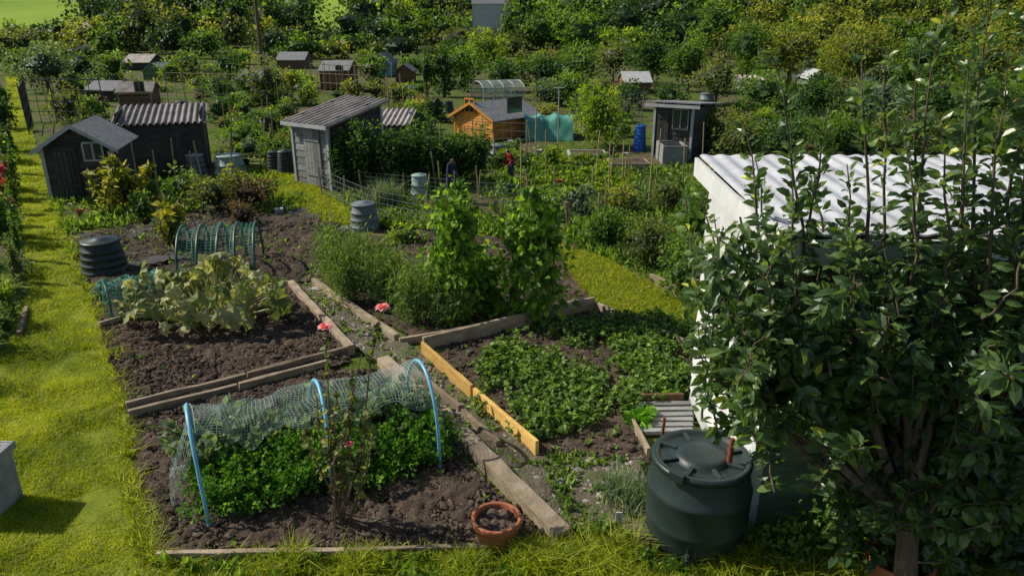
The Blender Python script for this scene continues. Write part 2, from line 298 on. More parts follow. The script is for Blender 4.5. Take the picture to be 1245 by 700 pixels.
b.build('path_grass',M['lawn'])
b=B(); q=sample(bot_l,60000); c=vn(q[:,0],q[:,1],.3,6); blades(b,q,(.05+.20*c**2)*rng.uniform(.5,1.3,len(q)),.0055,.55,r=np.clip(rng.random(len(q))*.7+.1,0,1))
e=sample([(620,672),(790,655),(1010,665),(1260,650),(1260,720),(600,720)],6000); m=vn(e[:,0],e[:,1],.35,14)>.4; e=e[m]; blades(b,e,rng.uniform(.1,.3,len(e)),.0055,.6)
for (a,c) in (((62,243),(97,330)),((97,330),(125,395)),((125,395),(152,495)),((152,495),(165,600)),((165,600),(185,690)),((185,686),(690,676))):
    A_,C_=G(*a),G(*c); n=1100; t=rng.random((n,1)); q=A_+(C_-A_)*t; q[:,:2]+=rng.normal(0,.06,(n,2)); k=vn(q[:,0],q[:,1],.3,44)>.4; q=q[k]; blades(b,q,rng.uniform(.06,.17,len(q)),.006,.7)
b.build('verge_grass',M['lawn'])
b=B()
for poly,n,h in (([(655,556),(790,500),(800,640),(700,660)],3200,.10),(pathp,1800,.05),([(60,245),(95,290),(92,330),(120,398),(100,340)],900,.12),([(430,275),(700,260),(860,300),(860,380),(700,300)],8000,.2),
   ([(60,240),(330,205),(395,270),(250,255),(90,292)],6000,.18),([(400,200),(880,200),(860,300),(430,275)],10000,.2),([(92,292),(250,250),(400,262),(430,300),(385,345),(352,350),(120,398)],1500,.12),(bot_l,3500,.14)):
    q=sample(poly,n); m=vn(q[:,0],q[:,1],.6,12)>.42; q=q[m]
    leafs(b,q+np.array([0,0,.01]),rng.normal(0,.7,(len(q),3))+[0,0,.8],h*rng.uniform(.5,1.4,len(q)),.2,rng.random(len(q)))
b.build('weeds',M['straw'])

# --------------- generic plants ----------------
def NL(wpx,hpx,lp,cov=2.6): return int(max(60,cov*wpx*hpx/(lp*lp*.40)))
def bush(name,u,vb,w,vt,m,lp=4.0,cov=2.4,dx=1.0,core=True,b=None,lw=.34,nc=None,tone=0,kind=0):
    g=G(u,vb); t=T(vb); s=t/F; h=HT(vb,vt); own=b is None
    if own: b=B()
    L=lp*s
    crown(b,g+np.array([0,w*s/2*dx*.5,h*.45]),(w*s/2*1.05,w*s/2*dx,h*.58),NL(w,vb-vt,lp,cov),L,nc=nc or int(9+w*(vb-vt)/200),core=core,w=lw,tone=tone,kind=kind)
    if own: return b.build(name,m)
def tree(name,u,vb,w,vt,m,lp=4.0,cov=2.2,nc=None,low=.25,tone=0,tw=.035):
    g=G(u,vb); t=T(vb); h=HT(vb,vt)
    s=t/F; b=B(); c=g+np.array([0,0,h*(1+low)/2]); R=np.array([w*s/2,w*s/2,h*(1-low)/2*1.05])*1.06
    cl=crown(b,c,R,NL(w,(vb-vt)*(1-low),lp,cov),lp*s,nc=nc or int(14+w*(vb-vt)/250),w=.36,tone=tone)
    mid=g+np.array([rng.normal(0,.05)*h,0,h*.45]); tube(b,[g-[0,0,.1],(g+mid)/2+rng.normal(0,.02*h,3)*[1,1,0],mid,c+[0,0,R[2]*.5]],[h*tw,h*tw*.75,h*tw*.6,h*tw*.15],7,1)
    for q in cl[:10]: tube(b,[mid,(mid+q)/2+rng.normal(0,.03*h,3),q],[h*tw*.4,h*tw*.25,h*tw*.06],5,1)
    return b.build(name,[m,M['bark']])
wood={k:B() for k in ('wdark','mid','olive','yel','lime')}
def far(k,u,Y,w,vt,tone=0,lp=4.4,cov=1.55):
    z0=float(hill((u-CX)/F*Y,Y)); t=Y*cp+(H-z0)*sp; X=(u-CX)/F*t; zt=PT(u,vt,Y)[2]; h=max(zt-z0,2.0); s=t/F
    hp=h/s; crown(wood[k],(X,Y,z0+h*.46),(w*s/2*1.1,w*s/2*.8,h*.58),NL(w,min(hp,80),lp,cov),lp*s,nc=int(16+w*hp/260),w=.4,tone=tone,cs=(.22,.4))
prof_u=[-60,0,60,100,120,180,250,320,370,382,405,425,440,480,520,555,600,650,700,760,820,880,960,1050,1150,1240,1320]
prof_v=[22,18,14,10,-14,-20,-14,-18,-8,12,30,14,-6,-14,-2,6,0,-8,-4,-2,-8,-4,-6,-8,-6,-4,4]
PV=lambda u: np.interp(u,prof_u,prof_v)
for Y,dv,stp in ((150,-18,34),(130,-4,34),(114,12,32),(100,30,28),(88,46,30)):
    u=-50.0
    while u<1320:
        uu=u+rng.uniform(-9,9); u+=stp*rng.uniform(.75,1.25)
        if Y>120 and (uu<112 or 378<uu<430): continue
        if Y<90 and rng.random()<.45: continue
        if uu<430: k=rng.choice(['wdark','mid','wdark','wdark']) if dv<20 else rng.choice(['mid','wdark','olive','yel'])
        elif uu<880: k=rng.choice(['mid','wdark','olive','lime'],p=[.40,.32,.18,.10])
        else: k=rng.choice(['yel','olive','mid','wdark'],p=[.45,.25,.2,.1]) if -5<dv<35 else rng.choice(['wdark','mid','wdark'])
        big=rng.random()<.3
        far(k,uu,Y+rng.uniform(-5,5),rng.uniform(62,96) if big else rng.uniform(36,64),PV(uu)+dv+rng.uniform(-11,9)-(6 if big else 0),tone=-.02)
for k in wood: wood[k].build('woodland',M[k])
for n,u,vb,w,vt,k in [('apple_tree',60,112,75,52,'grey'),('apple_tree',100,100,50,60,'dark'),('apple_tree',25,95,40,55,'mid'),('apple_tree',140,100,40,64,'mid'),
 ('apple_tree',230,95,50,62,'mid'),('apple_tree',325,128,58,72,'olive'),('plum_tree',455,108,40,60,'mid'),('plum_tree',540,118,34,50,'dark'),('cypress_tree',520,118,20,62,'dark'),('apple_tree',280,100,48,60,'dark'),
 ('apple_tree',560,100,60,55,'mid'),('apple_tree',660,110,70,60,'dark'),('plum_tree',700,106,60,50,'mid'),('apple_tree',745,100,60,48,'olive'),('apple_tree',790,104,60,38,'dark'),
 ('apple_tree',835,112,60,40,'mid'),('apple_tree',870,128,70,66,'olive'),('hawthorn_tree',905,100,50,24,'mid'),('apple_tree',925,140,70,85,'mid'),('apple_tree',985,150,70,90,'dark'),('apple_tree',610,112,44,72,'dark'),('apple_tree',690,128,46,88,'mid'),
 ('hawthorn_tree',960,100,80,26,'yel'),('hawthorn_tree',1040,108,100,28,'yel'),('hawthorn_tree',1120,105,90,38,'mid'),('apple_tree',1060,150,80,95,'grey'),('apple_tree',1130,150,80,90,'dark'),
 ('hawthorn_tree',1190,110,80,40,'yel'),('apple_tree',1200,150,80,88,'mid'),('apple_tree',1255,150,70,80,'mid')]:
    tree(n,u,vb,w,vt,M[k],low=.10)
SH=[('shrub',500,92,50,66,'mid'),('shrub',590,84,60,38,'lime'),('shrub',620,100,34,80,'mid'),('shrub',110,150,44,112,'mid'),('shrub',75,148,50,108,'olive'),('shrub',205,100,36,72,'lime'),('shrub',262,122,40,86,'mid'),
 ('shrub',300,118,34,84,'dark'),('shrub',372,128,30,98,'lime'),('shrub',345,150,30,118,'mid'),('shrub',430,120,40,92,'yel'),('shrub',505,165,50,125,'mid'),('shrub',480,130,40,98,'olive'),('shrub',265,150,40,112,'dark'),('shrub',335,200,40,160,'mid'),
 ('shrub',530,150,30,108,'dark'),('climbing_vine',728,182,76,102,'lime'),('shrub',770,135,40,96,'dark'),('shrub',705,138,30,108,'dark'),('shrub',665,130,50,98,'grey'),('goldenrod_clump',868,185,70,132,'yel'),
 ('shrub',905,205,70,140,'olive'),('shrub',960,200,80,140,'dark'),('shrub',1030,190,90,138,'mid'),('shrub',1110,190,90,130,'olive'),('shrub',1190,190,90,132,'mid'),('shrub',815,130,50,100,'dark'),
 ('shrub',880,260,60,190,'mid'),('shrub',850,290,60,225,'mid'),('shrub',900,310,70,245,'dark'),('shrub',815,260,50,215,'olive'),
 ('shrub',735,305,75,250,'mid'),('shrub',790,335,75,262,'olive'),('shrub',830,372,60,290,'mid'),('shrub',700,262,50,225,'grey'),('shrub',760,262,60,228,'yel'),('currant_bush',660,262,50,232,'mid'),
 ('shrub',300,262,60,214,'red'),('shrub',255,262,60,210,'olive'),('shrub',222,250,50,205,'mid'),('shrub',318,250,40,212,'yel'),('shrub',280,240,50,205,'yel'),('shrub',205,300,34,245,'grey'),('purple_shrub',292,278,46,248,'red'),
 ('shrub',170,275,40,232,'mid'),('shrub',480,232,44,205,'mid'),('shrub',620,245,40,215,'mid'),('shrub',345,180,30,155,'mid'),('shrub',290,180,60,150,'mid'),('shrub',320,170,50,135,'dark'),('shrub',560,330,50,292,'grey'),('shrub',490,300,60,278,'lime')]
for n,u,vb,w,vt,k in SH: bush(n,u,vb,w,vt,M[k],lp=3.8 if vb<200 else 5)
b=B()
for u in range(418,596,18): bush('',u,234+rng.uniform(-3,2)-(u-422)*.06,46,154+rng.uniform(-7,9)+(8 if u>550 else 0),None,b=b,lp=4.2,cov=2.6)
b.build('hedge',M['dark'])
keep=[(0,66,90,250),(130,262,125,222),(355,470,120,240),(546,642,118,178),(636,700,140,180),(775,888,100,200),(385,430,75,112),(448,478,68,96),(480,505,75,102),(578,645,85,126),(320,440,200,278),(755,795,86,114),(690,765,170,210),(336,372,66,86),(150,200,70,98),(285,325,90,112),(672,706,84,102),(905,940,96,116),(980,1010,92,108)]
fb={k:B() for k in ('dark','mid','lime','yel','olive','grey','straw','red','dry')}
for j in range(1400):
    v=66+ (rng.random()**.85)*144; u=rng.uniform(-10,1250)
    if v>205 and u<400: continue
    if v>190 and u>840: continue
    k=rng.choice(list(fb),p=[.12,.22,.17,.14,.12,.08,.08,.04,.03]); w=rng.uniform(14,44); h=rng.uniform(5,25)*(.65+.35*(v-70)/140)
    if v<125: h*=1.2
    if rng.random()<.12: h*=1.6; w*=.6
    if any(a<u+w*.3 and u-w*.3<c and d<v<e+h*.6 for a,c,d,e in keep): continue
    bush('',u,v,w,v-h,None,b=fb[k],lp=3.5,cov=1.7,core=True,nc=8)
for k in fb: fb[k].build('allotment_vegetables',M[k])
b=B(); b2=B()
for r_ in range(7):
    for u in range(640,765,7):
        v=196+r_*7+rng.uniform(-1.5,1.5); bush('',u+rng.uniform(-2,2)+r_*2,v,11,v-8,None,b=b if (u//30+r_)%3 else b2,lp=3.8,cov=1.8,core=False,nc=5)
b.build('lettuce_rows',M['lime']); b2.build('lettuce_rows',M['mid'])
b=B()
for u,v,h in ((462,252,36),(475,250,34),(640,262,20),(768,612,30),(755,602,26)):
    g=G(u,v); q=g+rng.normal(0,.13,(260,3))*[1,1,0]; blades(b,q,HT(v,v-h)*rng.uniform(.6,1.1,260),.008,.3)
b.build('iris_clumps',M['grey'])

# --------------- sheds -------------------------
def lap(b,A,Bp,h0,h1f,n,mi,inset=0,t=.02):
    A=np.array(A,float);Bp=np.array(Bp,float); d=Bp-A; L=np.linalg.norm(d); d/=L; o=np.array([d[1],-d[0],0])
    hm=max(h1f(0),h1f(1),h1f(.5)); bh=(hm-h0)/n
    for k in range(n):
        z0=h0+k*bh; z1=z0+bh*1.02
        ss=[s for s in np.linspace(0,1,41) if h1f(s)>=z0+bh*.5]
        if not ss: continue
        a,c=min(ss),max(ss); P0=A+d*L*a;P1=A+d*L*c
        V=[P0+[0,0,z0]+o*t,P1+[0,0,z0]+o*t,P1+[0,0,z1]+o*.004,P0+[0,0,z1]+o*.004]
        b.add(V+[V[0]-o*t*1.5,V[1]-o*t*1.5,V[2]-o*.03,V[3]-o*.03],[[0,1,2,3],[0,4,5,1],[1,5,6,2],[3,7,4,0],[2,6,7,3],[4,7,6,5]],mi,rng.random())
def corr(b,p00,p10,p11,p01,n,amp,mi,th=.015):
    p=[np.asarray(q,float) for q in (p00,p10,p11,p01)]; nn=n*6
    s=np.linspace(0,1,nn+1); N=nz(np.cross(p[1]-p[0],p[3]-p[0])); N=N if N[2]>0 else -N
    w=np.sin(s*n*2*math.pi)*amp; a=p[0]+(p[1]-p[0])*s[:,None]+N*w[:,None]; c=p[3]+(p[2]-p[3])*s[:,None]+N*w[:,None]
    V=np.concatenate([a,c,a-N*th,c-N*th]); m=nn+1; i=np.arange(nn)
    b.add(V,np.concatenate([np.stack([i,i+1,m+i+1,m+i],1),np.stack([2*m+i,3*m+i,3*m+i+1,2*m+i+1],1),np.stack([i,2*m+i,2*m+i+1,i+1],1),np.stack([m+i,m+i+1,3*m+i+1,3*m+i],1)]),mi,.5)
def shed(name,A,Bp,L,h,wall,roof,kind='gable',rise=.45,trim=None,door=None,win=None,sidewin=False,over=.14,corrug=0,nb=12,winmat=None,amp=.035,side=None):
    A=np.array([A[0],A[1],0.]);Bp=np.array([Bp[0],Bp[1],0.]); d=Bp-A; W=np.linalg.norm(d); d/=W; p=np.array([-d[1],d[0],0])*L; pn=p/L
    C=Bp+p; D=A+p; e=empty(name,(A+C)/2); up=np.array([0,0,1.])
    b=B()
    if kind=='gable': fr=lambda s:h+rise*(1-abs(2*s-1)); sd=lambda s:h; bk=fr; sl=sd
    elif kind=='side': fr=lambda s:h; sd=lambda s:h+rise*(1-abs(2*s-1)); bk=fr; sl=sd
    elif kind=='monoF': fr=lambda s:h; sd=lambda s:h+rise*s; bk=lambda s:h+rise; sl=lambda s:h+rise*(1-s)
    elif kind=='monoB': fr=lambda s:h+rise; sd=lambda s:h+rise*(1-s); bk=lambda s:h; sl=lambda s:h+rise*s
    lap(b,A,Bp,.05,fr,nb,0); b.build('front_wall',wall,parent=e); b=B()
    lap(b,Bp,C,.05,sd,nb,0); lap(b,C,D,.05,bk,nb,0); lap(b,D,A,.05,sl,nb,0)
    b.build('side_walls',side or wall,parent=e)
    b=B()
    for q,hh in ((A,fr(0)),(Bp,fr(1)),(C,bk(0)),(D,bk(1))): obox(b,q-d*.04-pn*.04,d*.08,pn*.08,up*(hh-.02))
    b.build('corner_posts',trim or wall,parent=e)
    b=B(); o=over; th=.04
    def slab(q0,q1,q2,q3):
        if corrug: corr(b,q0,q1,q2,q3,corrug,amp,0)
        else:
            N=nz(np.cross(np.array(q1)-q0,np.array(q3)-q0)); N=N if N[2]>0 else -N
            V=[q0,q1,q2,q3]+[q+N*th for q in (q0,q1,q2,q3)]; b.add(V,BOXF)
    if kind=='gable':
        M0=(A+Bp)/2; M1=(D+C)/2; k=o*rise/(W/2)
        slab(A-d*o-pn*o+up*(h-k),M0-pn*o+up*(h+rise),M1+pn*o+up*(h+rise),D-d*o+pn*o+up*(h-k))
        slab(M0-pn*o+up*(h+rise+.002),Bp+d*o-pn*o+up*(h-k),C+d*o+pn*o+up*(h-k),M1+pn*o+up*(h+rise+.002))
    elif kind=='side':
        M0=(A+D)/2; M1=(Bp+C)/2; k=o*rise/(L/2)
        slab(A-d*o-pn*o+up*(h-k),Bp+d*o-pn*o+up*(h-k),M1+d*o+up*(h+rise),M0-d*o+up*(h+rise))
        slab(M0-d*o+up*(h+rise),M1+d*o+up*(h+rise),C+d*o+pn*o+up*(h-k),D-d*o+pn*o+up*(h-k))
    else:
        z0,z1=(h,h+rise) if kind=='monoF' else (h+rise,h); k=(z1-z0)/L*o
        slab(A-d*o-pn*o+up*(z0-k+.03),Bp+d*o-pn*o+up*(z0-k+.03),C+d*o+pn*o+up*(z1+k+.03),D-d*o+pn*o+up*(z1+k+.03))
    b.build('roof',roof,parent=e)
    if trim is not None:
        b=B()
        if kind=='gable':
            for Q in (A-d*o,Bp+d*o):
                a=Q-pn*(o+.025)+up*(h-o*rise/(W/2)-.05); c=(A+Bp)/2-pn*(o+.025)+up*(h+rise-.03); dd=c-a
                obox(b,a,dd,pn*.02,up*.11)
        else: obox(b,A-d*o-pn*(o+.025)+up*(fr(0)-.09),d*(W+2*o),pn*.02,up*.1)
        b.build('bargeboard',trim,parent=e)
    if door is not None:
        s0,s1,m=door; b=B(); q=A+d*W*s0-pn*.055
        n=5; ww=W*(s1-s0)/n
        for k in range(n): obox(b,q+d*ww*k+up*.08,d*(ww-.012),pn*.025,up*(min(h,1.9)-.15),0,rng.random())
        for z in (.35,1.3): obox(b,q+d*.03-pn*.02+up*z,d*(ww*n-.06),pn*.018,up*.09)
        b.build('door',m,parent=e)
    if win is not None:
        s0,s1,z0,z1=win; b=B(); q=A+d*W*s0-pn*.05
        obox(b,q+up*z0,d*W*(s1-s0),pn*.02,up*(z1-z0)); 
        for a,c,w1 in ((s0,z0,s1-s0),(s0,z1,s1-s0)): obox(b,A+d*W*a-pn*.07+up*c,d*W*w1,pn*.03,up*.05,1)
        for a in (s0,(s0+s1)/2,s1): obox(b,A+d*(W*a-.02)-pn*.075+up*z0,d*.04,pn*.03,up*(z1-z0),1)
        b.build('window',[M['glass'],winmat or trim or wall],parent=e)
    if sidewin:
        b=B(); obox(b,Bp+p*.3+d*.03+up*1.0,p*.35,d*.02,up*.6); b.build('side_window',M['glass'],parent=e)
    return e
def S(n,u0,v0,u1,v1,L,veave,*a,**k):
    return shed(n,G(u0,v0),G(u1,v1),L,HT((v0+v1)/2,veave),*a,**k)
S('wooden_shed',64,245,146,241,1.9,178,M['darkwood'],M['felt'],kind='gable',rise=.5,trim=M['trim'],door=(.15,.5,M['darkwood']),win=(.6,.88,1.0,1.45),nb=14,over=.2)
S('tarred_shed',152,216,253,210,1.8,150,M['darkwood'],M['corrdk'],kind='monoF',rise=.3,corrug=15,nb=3,door=(.62,.85,M['darkwood']))
S('small_brown_shed',147,135,186,134,2.0,112,M['brownwood'],M['corrdk'],kind='side',rise=.4,win=(.55,.85,.9,1.4),trim=M['oldwood'])
S('grey_shed',362,224,404,232,2.0,150,M['greywood'],M['corr'],kind='monoF',rise=.42,corrug=9,door=(.35,.8,M['greywood']),nb=9,trim=M['trim'],side=M['darkwood'],amp=.05,over=.2)  # side walls take darker wood, painting in the shade of the unlit side
S('lean_to_shed',440,190,495,190,2.0,152,M['darkwood'],M['corr'],kind='monoF',rise=.25,corrug=10,nb=6)
S('orange_shed',554,166,600,173,2.4,142,M['orange'],M['felt'],kind='gable',rise=.5,sidewin=True,trim=M['orange'],win=(.3,.55,1.,1.5),over=.2)
S('black_shed',793,190,838,194,2.8,136,M['darkwood'],M['felt'],kind='monoB',rise=.25,trim=M['trim'],door=(.1,.4,M['darkwood']),win=(.5,.9,.95,1.6),winmat=M['greywood'],over=.3)
S('brown_shed',391,110,424,110,3,86,M['brownwood'],M['felt'],kind='side',rise=.5,win=(.6,.85,.9,1.5))
S('teal_shed',452,94,476,94,3,77,M['tealwood'],M['felt'],kind='gable',rise=.7,win=(.3,.7,.9,1.6),trim=M['white'])
S('small_wooden_shed',482,101,501,101,2,86,M['brownwood'],M['felt'],kind='gable',rise=.4)
S('distant_shed',338,84,370,84,3,73,M['brownwood'],M['felt'],kind='side',rise=.6)
S('distant_shed',152,86,182,86,3,76,M['darkwood'],M['corr'],kind='side',rise=.6)
S('distant_shed',176,98,200,98,2.4,86,M['greenwood'],M['trim'],kind='gable',rise=.5)
S('distant_shed',760,114,790,114,3,100,M['brownwood'],M['trim'],kind='side',rise=.5)
S('distant_shed',1060,100,1092,100,3,86,M['darkwood'],M['felt'],kind='side',rise=.5)
S('distant_shed',108,124,138,124,2.4,110,M['darkwood'],M['felt'],kind='side',rise=.4)
S('distant_shed',850,104,872,104,2.4,93,M['darkwood'],M['felt'],kind='side',rise=.4)
S('distant_shed',290,110,318,110,2.2,97,M['brownwood'],M['corr'],kind='monoF',rise=.3,corrug=8)
S('distant_shed',676,100,702,100,2.2,89,M['orange'],M['felt'],kind='side',rise=.5)
S('distant_shed',908,114,934,114,2.2,102,M['greywood'],M['corr'],kind='monoF',rise=.3,corrug=8)
S('distant_shed',983,106,1006,106,2.4,95,M['greenwood'],M['trim'],kind='gable',rise=.5)
shed('cottage',(-5.5,110),(-.5,110),5,6.2,M['trim'],M['felt'],kind='side',rise=2.2,nb=3)
def greenhouse(u0,v0,u1,v1,L,ve,rise):
    A,Bp=G(u0,v0),G(u1,v1); d=Bp-A;W=np.linalg.norm(d);d/=W;pn=np.array([-d[1],d[0],0]); h=HT(v0,ve); e=empty('greenhouse',(A+Bp)/2+pn*L/2); b=B(); up=np.array([0,0,1.])
    for s in np.linspace(0,1,5):
        q=A+d*W*s; th=np.linspace(0,math.pi,9)
        arc=[q]+[q+pn*(L/2*(1-math.cos(a)))+up*(h+rise*math.sin(a)) for a in th]+[q+pn*L]
        tube(b,arc,.03,4)
    for y,z in ((0,h),(L/2,h+rise),(L,h),(0,h*.5)): tube(b,[A+pn*y+up*z,Bp+pn*y+up*z],.03,4)
    b.build('frame',M['trim'],parent=e); b=B(); th=np.linspace(0,math.pi,9)
    pr=[(0,0)]+[(L/2*(1-math.cos(a)),h+rise*math.sin(a)) for a in th]+[(L,0)]
    V=[A+pn*y+up*z for y,z in pr]+[Bp+pn*y+up*z for y,z in pr]; k=len(pr); b.add(V,[[i,i+1,k+i+1,k+i] for i in range(k-1)]); b.build('glazing',gl,parent=e)
gl,nt,bs=mat('greenhouse_glazing',.3,.5); bs.inputs["Base Color"].default_value=(.38,.44,.42,1); tn=nt.nodes.new("ShaderNodeBsdfTransparent"); mx=nt.nodes.new("ShaderNodeMixShader"); mx.inputs[0].default_value=.65
nt.links.new(bs.outputs[0],mx.inputs[1]); nt.links.new(tn.outputs[0],mx.inputs[2]); nt.links.new(mx.outputs[0],nt.nodes["Material Output"].inputs[0])
greenhouse(588,124,638,122,2.2,112,.5)
# near white-roofed shed on the right
e=empty('white_roofed_shed',(4.6,7.0,0)); X0,X1,Y0,Y1=2.2,7.6,5.75,8.1
b=B(); lap(b,(X0,Y0,0),(X1,Y0,0),.05,lambda s:2.85,16,0,t=.035); b.build('front_wall',M['greenwood'],parent=e)
b=B(); lap(b,(X0,Y1,0),(X0,Y0,0),.05,lambda s:2.85,16,0); lap(b,(X1,Y0,0),(X1,Y1,0),.05,lambda s:2.9,16,0); lap(b,(X1,Y1,0),(X0,Y1,0),.05,lambda s:2.9,16,0); b.build('side_walls',M['white'],parent=e)
b=B(); corr(b,(X0-.12,Y0-.3,2.94),(X1+.1,Y0-.3,2.94),(X1+.1,Y1+.1,3.06),(X0-.12,Y1+.1,3.06),30,.009,0); b.build('roof',M['whiteroof'],parent=e)
b=B(); obox(b,(X0-.17,Y0-.31,2.72),(.035,0,0),(0,Y1-Y0+.42,.11),(0,0,.2)); obox(b,(X0-.12,Y0-.35,2.70),(X1-X0+.2,0,0),(0,.035,0),(0,0,.2)); b.build('fascia',M['white'],parent=e)
b=B(); obox(b,(X0-.03,Y0-.05,0),(.09,0,0),(0,.09,0),(0,0,2.7)); b.build('corner_post',M['white'],parent=e)

# --------------- edging boards -----------------
def pl(name,pts,w,h,m,z0=0):
    b=B()
    for (a,c) in pts: plankline(b,G(*a),G(*c),w,h,z0,r=rng.random())
    return b.build(name,m,bevel=.006)
pl('timber_edging',[((466,447),(545,520)),((549,524),(686,664))],.17,.17,M['oldwood'])
pl('timber_edging',[((490,446),(560,504)),((563,508),(606,548))],.06,.13,M['oldwood'])
pl('timber_edging',[((354,351),(428,432))],.10,.16,M['oldwood']); pl('timber_edging',[((382,347),(483,417))],.09,.14,M['oldwood'])
pl('timber_edging',[((155,501),(300,465)),((302,464),(425,431))],.06,.14,M['oldwood'])
pl('timber_edging',[((158,512),(290,479)),((292,478),(400,449))],.06,.15,M['oldwood'])
pl('timber_edging',[((192,682),(420,678)),((424,678),(690,669))],.05,.10,M['oldwood'])
pl('timber_edging',[((122,402),(205,378)),((210,377),(350,350))],.05,.14,M['oldwood'])
pl('yellow_timber_board',[((514,432),(574,487)),((577,490),(653,557))],.045,.22,M['newwood'])
pl('timber_edging',[((515,430),(722,379))],.05,.26,M['oldwood']); pl('timber_edging',[((486,420),(620,396)),((622,395),(702,372))],.05,.12,M['oldwood'])
pl('timber_edging',[((722,379),(760,395)),((765,397),(840,430))],.05,.18,M['oldwood'])
pl('timber_edging',[((25,412),(34,380))],.06,.12,M['oldwood']); pl('timber_edging',[((765,492),(830,492))],.05,.16,M['brownwood'])
pl('timber_edging',[((768,520),(788,558))],.04,.14,M['oldwood']); pl('timber_edging',[((790,345),(850,372))],.06,.2,M['oldwood'])
b=B()
for k in range(6): plankline(b,G(772+k*1,497+k*6.5),G(842,496+k*6.5),.085,.05,.03,r=rng.random())
b.build('wooden_deck',M['greywood'],bevel=.005)
sheet('weed_fabric',[(95,288),(240,262),(375,252),(392,268),(300,285),(120,305)],.03,.12,.06,M['fabric'],ns=.5)
sheet('weed_fabric',[(135,312),(200,300),(230,318),(150,330)],.05,.12,.06,M['fabric'],ns=.5)

# --------------- containers --------------------
def waterbutt(u,v,wpx,vtop):
    g=G(u,v); r=wpx/2*T(v)/F*1.0; g=g+np.array([0,.1,0]); h=PT(u,vtop,g[1])[2]; e=empty('water_butt',g)
    b=B(); pr=[(r*.84,0),(r*.88,.02),(r*.95,h*.18),(r*.975,h*.30),(r*1.0,h*.32),(r*1.0,h*.36),(r*.985,h*.38),(r*1.0,h*.5),(r*.99,h*.62),(r*1.01,h*.64),(r*1.01,h*.68),(r*.98,h*.70),(r*.93,h*.86),(r*.88,h*.93),(r*.88,h*.94)]
    lathe(b,g,pr,56); b.build('barrel',M['dkplastic'],parent=e,smooth=True)
    b=B(); lathe(b,g,[(r*.86,h*.92),(r*.95,h*.925),(r*.96,h*.965),(r*.93,h*.985),(r*.84,h*.985),(r*.82,h*.955),(r*.5,h*.955),(r*.48,h*.985),(r*.3,h*.995),(.001,h*1.0)],56)
    b.build('lid',M['dkplastic'],parent=e,smooth=True)
    b=B()
    for k in range(8):
        a=k*math.pi/4+.2; d=np.array([math.cos(a),math.sin(a),0]); s=np.array([-d[1],d[0],0])
        obox(b,g+d*r*.5-s*.02+[0,0,h*.95],d*r*.33,s*.04,[0,0,h*.035])
    for a in (.9,4.0):
        d=np.array([math.cos(a),math.sin(a),0]); s=np.array([-d[1],d[0],0]); obox(b,g+d*r*.9-s*.07+[0,0,h*.93],d*r*.12,s*.14,[0,0,h*.09])
    b.build('lid_ribs',M['dkplastic'],parent=e,bevel=.008)
    b=B(); q=g+np.array([-.35*r,-r*.93,.16]); tube(b,[q,q+[-.02,-.09,0]],.03,10); tube(b,[q+[-.02,-.07,0],q+[-.02,-.07,.06]],.014,8); b.build('tap',M['dkplastic'],parent=e,smooth=True)
    b=B(); q=g+np.array([r*.45,-r*.25,h*.95]); tube(b,[q,q+[.02,.03,.24]],.024,10); b.build('overflow_pipe',M['rust'],parent=e,smooth=True)
waterbutt(846,664,122,550)
b=B(); g=G(796,610); tube(b,[g,g+[.03,.0,.95]],.016,8); b.build('rusty_rod',M['rust'],smooth=True)
def bin_(name,u,v,wpx,vt,m,ribs=0,lidm=None):
    g=G(u,v); r=wpx/2*T(v)/F; g=g+np.array([0,r*.6,0]); h=PT(u,vt,g[1])[2]*.97; e=empty(name,g); b=B(); pr=[(r,0),(r*1.01,.04)]
    n=ribs or 2
    for k in range(n):
        z=.1+.75*k/n; z2=z+.06; f=1-.26*z; pr+=[(r*f,h*z),(r*(f+.035),h*(z+.012)),(r*(f+.03),h*(z2-.012)),(r*(f-.01),h*z2)]
    pr+=[(r*.76,h*.9)]; lathe(b,g,pr,32); b.build('body',m,parent=e,smooth=True)
    b=B(); lathe(b,g,[(r*.76,h*.88),(r*.83,h*.885),(r*.83,h*.93),(r*.74,h*.955),(r*.3,h*.985),(r*.28,h*1.0),(.001,h*1.005)],32); b.build('lid',lidm or m,parent=e,smooth=True)
bin_('compost_bin',121,337,54,288,M['dkplastic'],4); bin_('compost_bin',442,281,36,244,M['greyplastic'],3); bin_('compost_bin',236,212,28,185,M['greyplastic'],3,M['trim'])
bin_('compost_bin',347,213,22,181,M['dkplastic'],9); bin_('compost_bin',333,210,18,182,M['darkwood'],5); bin_('compost_bin',277,215,38,186,M['ltplastic'],2); bin_('compost_bin',510,240,24,210,M['ltplastic'],2)
bin_('compost_bin',605,200,22,174,M['greyplastic'],2); bin_('water_barrel',778,184,16,150,M['blueplastic'],6); bin_('compost_bin',860,130,20,112,M['greyplastic'],2); bin_('water_barrel',1168,130,16,112,M['ltplastic'],3)
bin_('compost_bin',220,140,16,122,M['dkplastic'],4); bin_('compost_bin',545,138,14,122,M['dkplastic'],4); bin_('water_barrel',500,120,10,104,M['blueplastic'],4); bin_('compost_bin',715,160,14,142,M['greyplastic'],3)
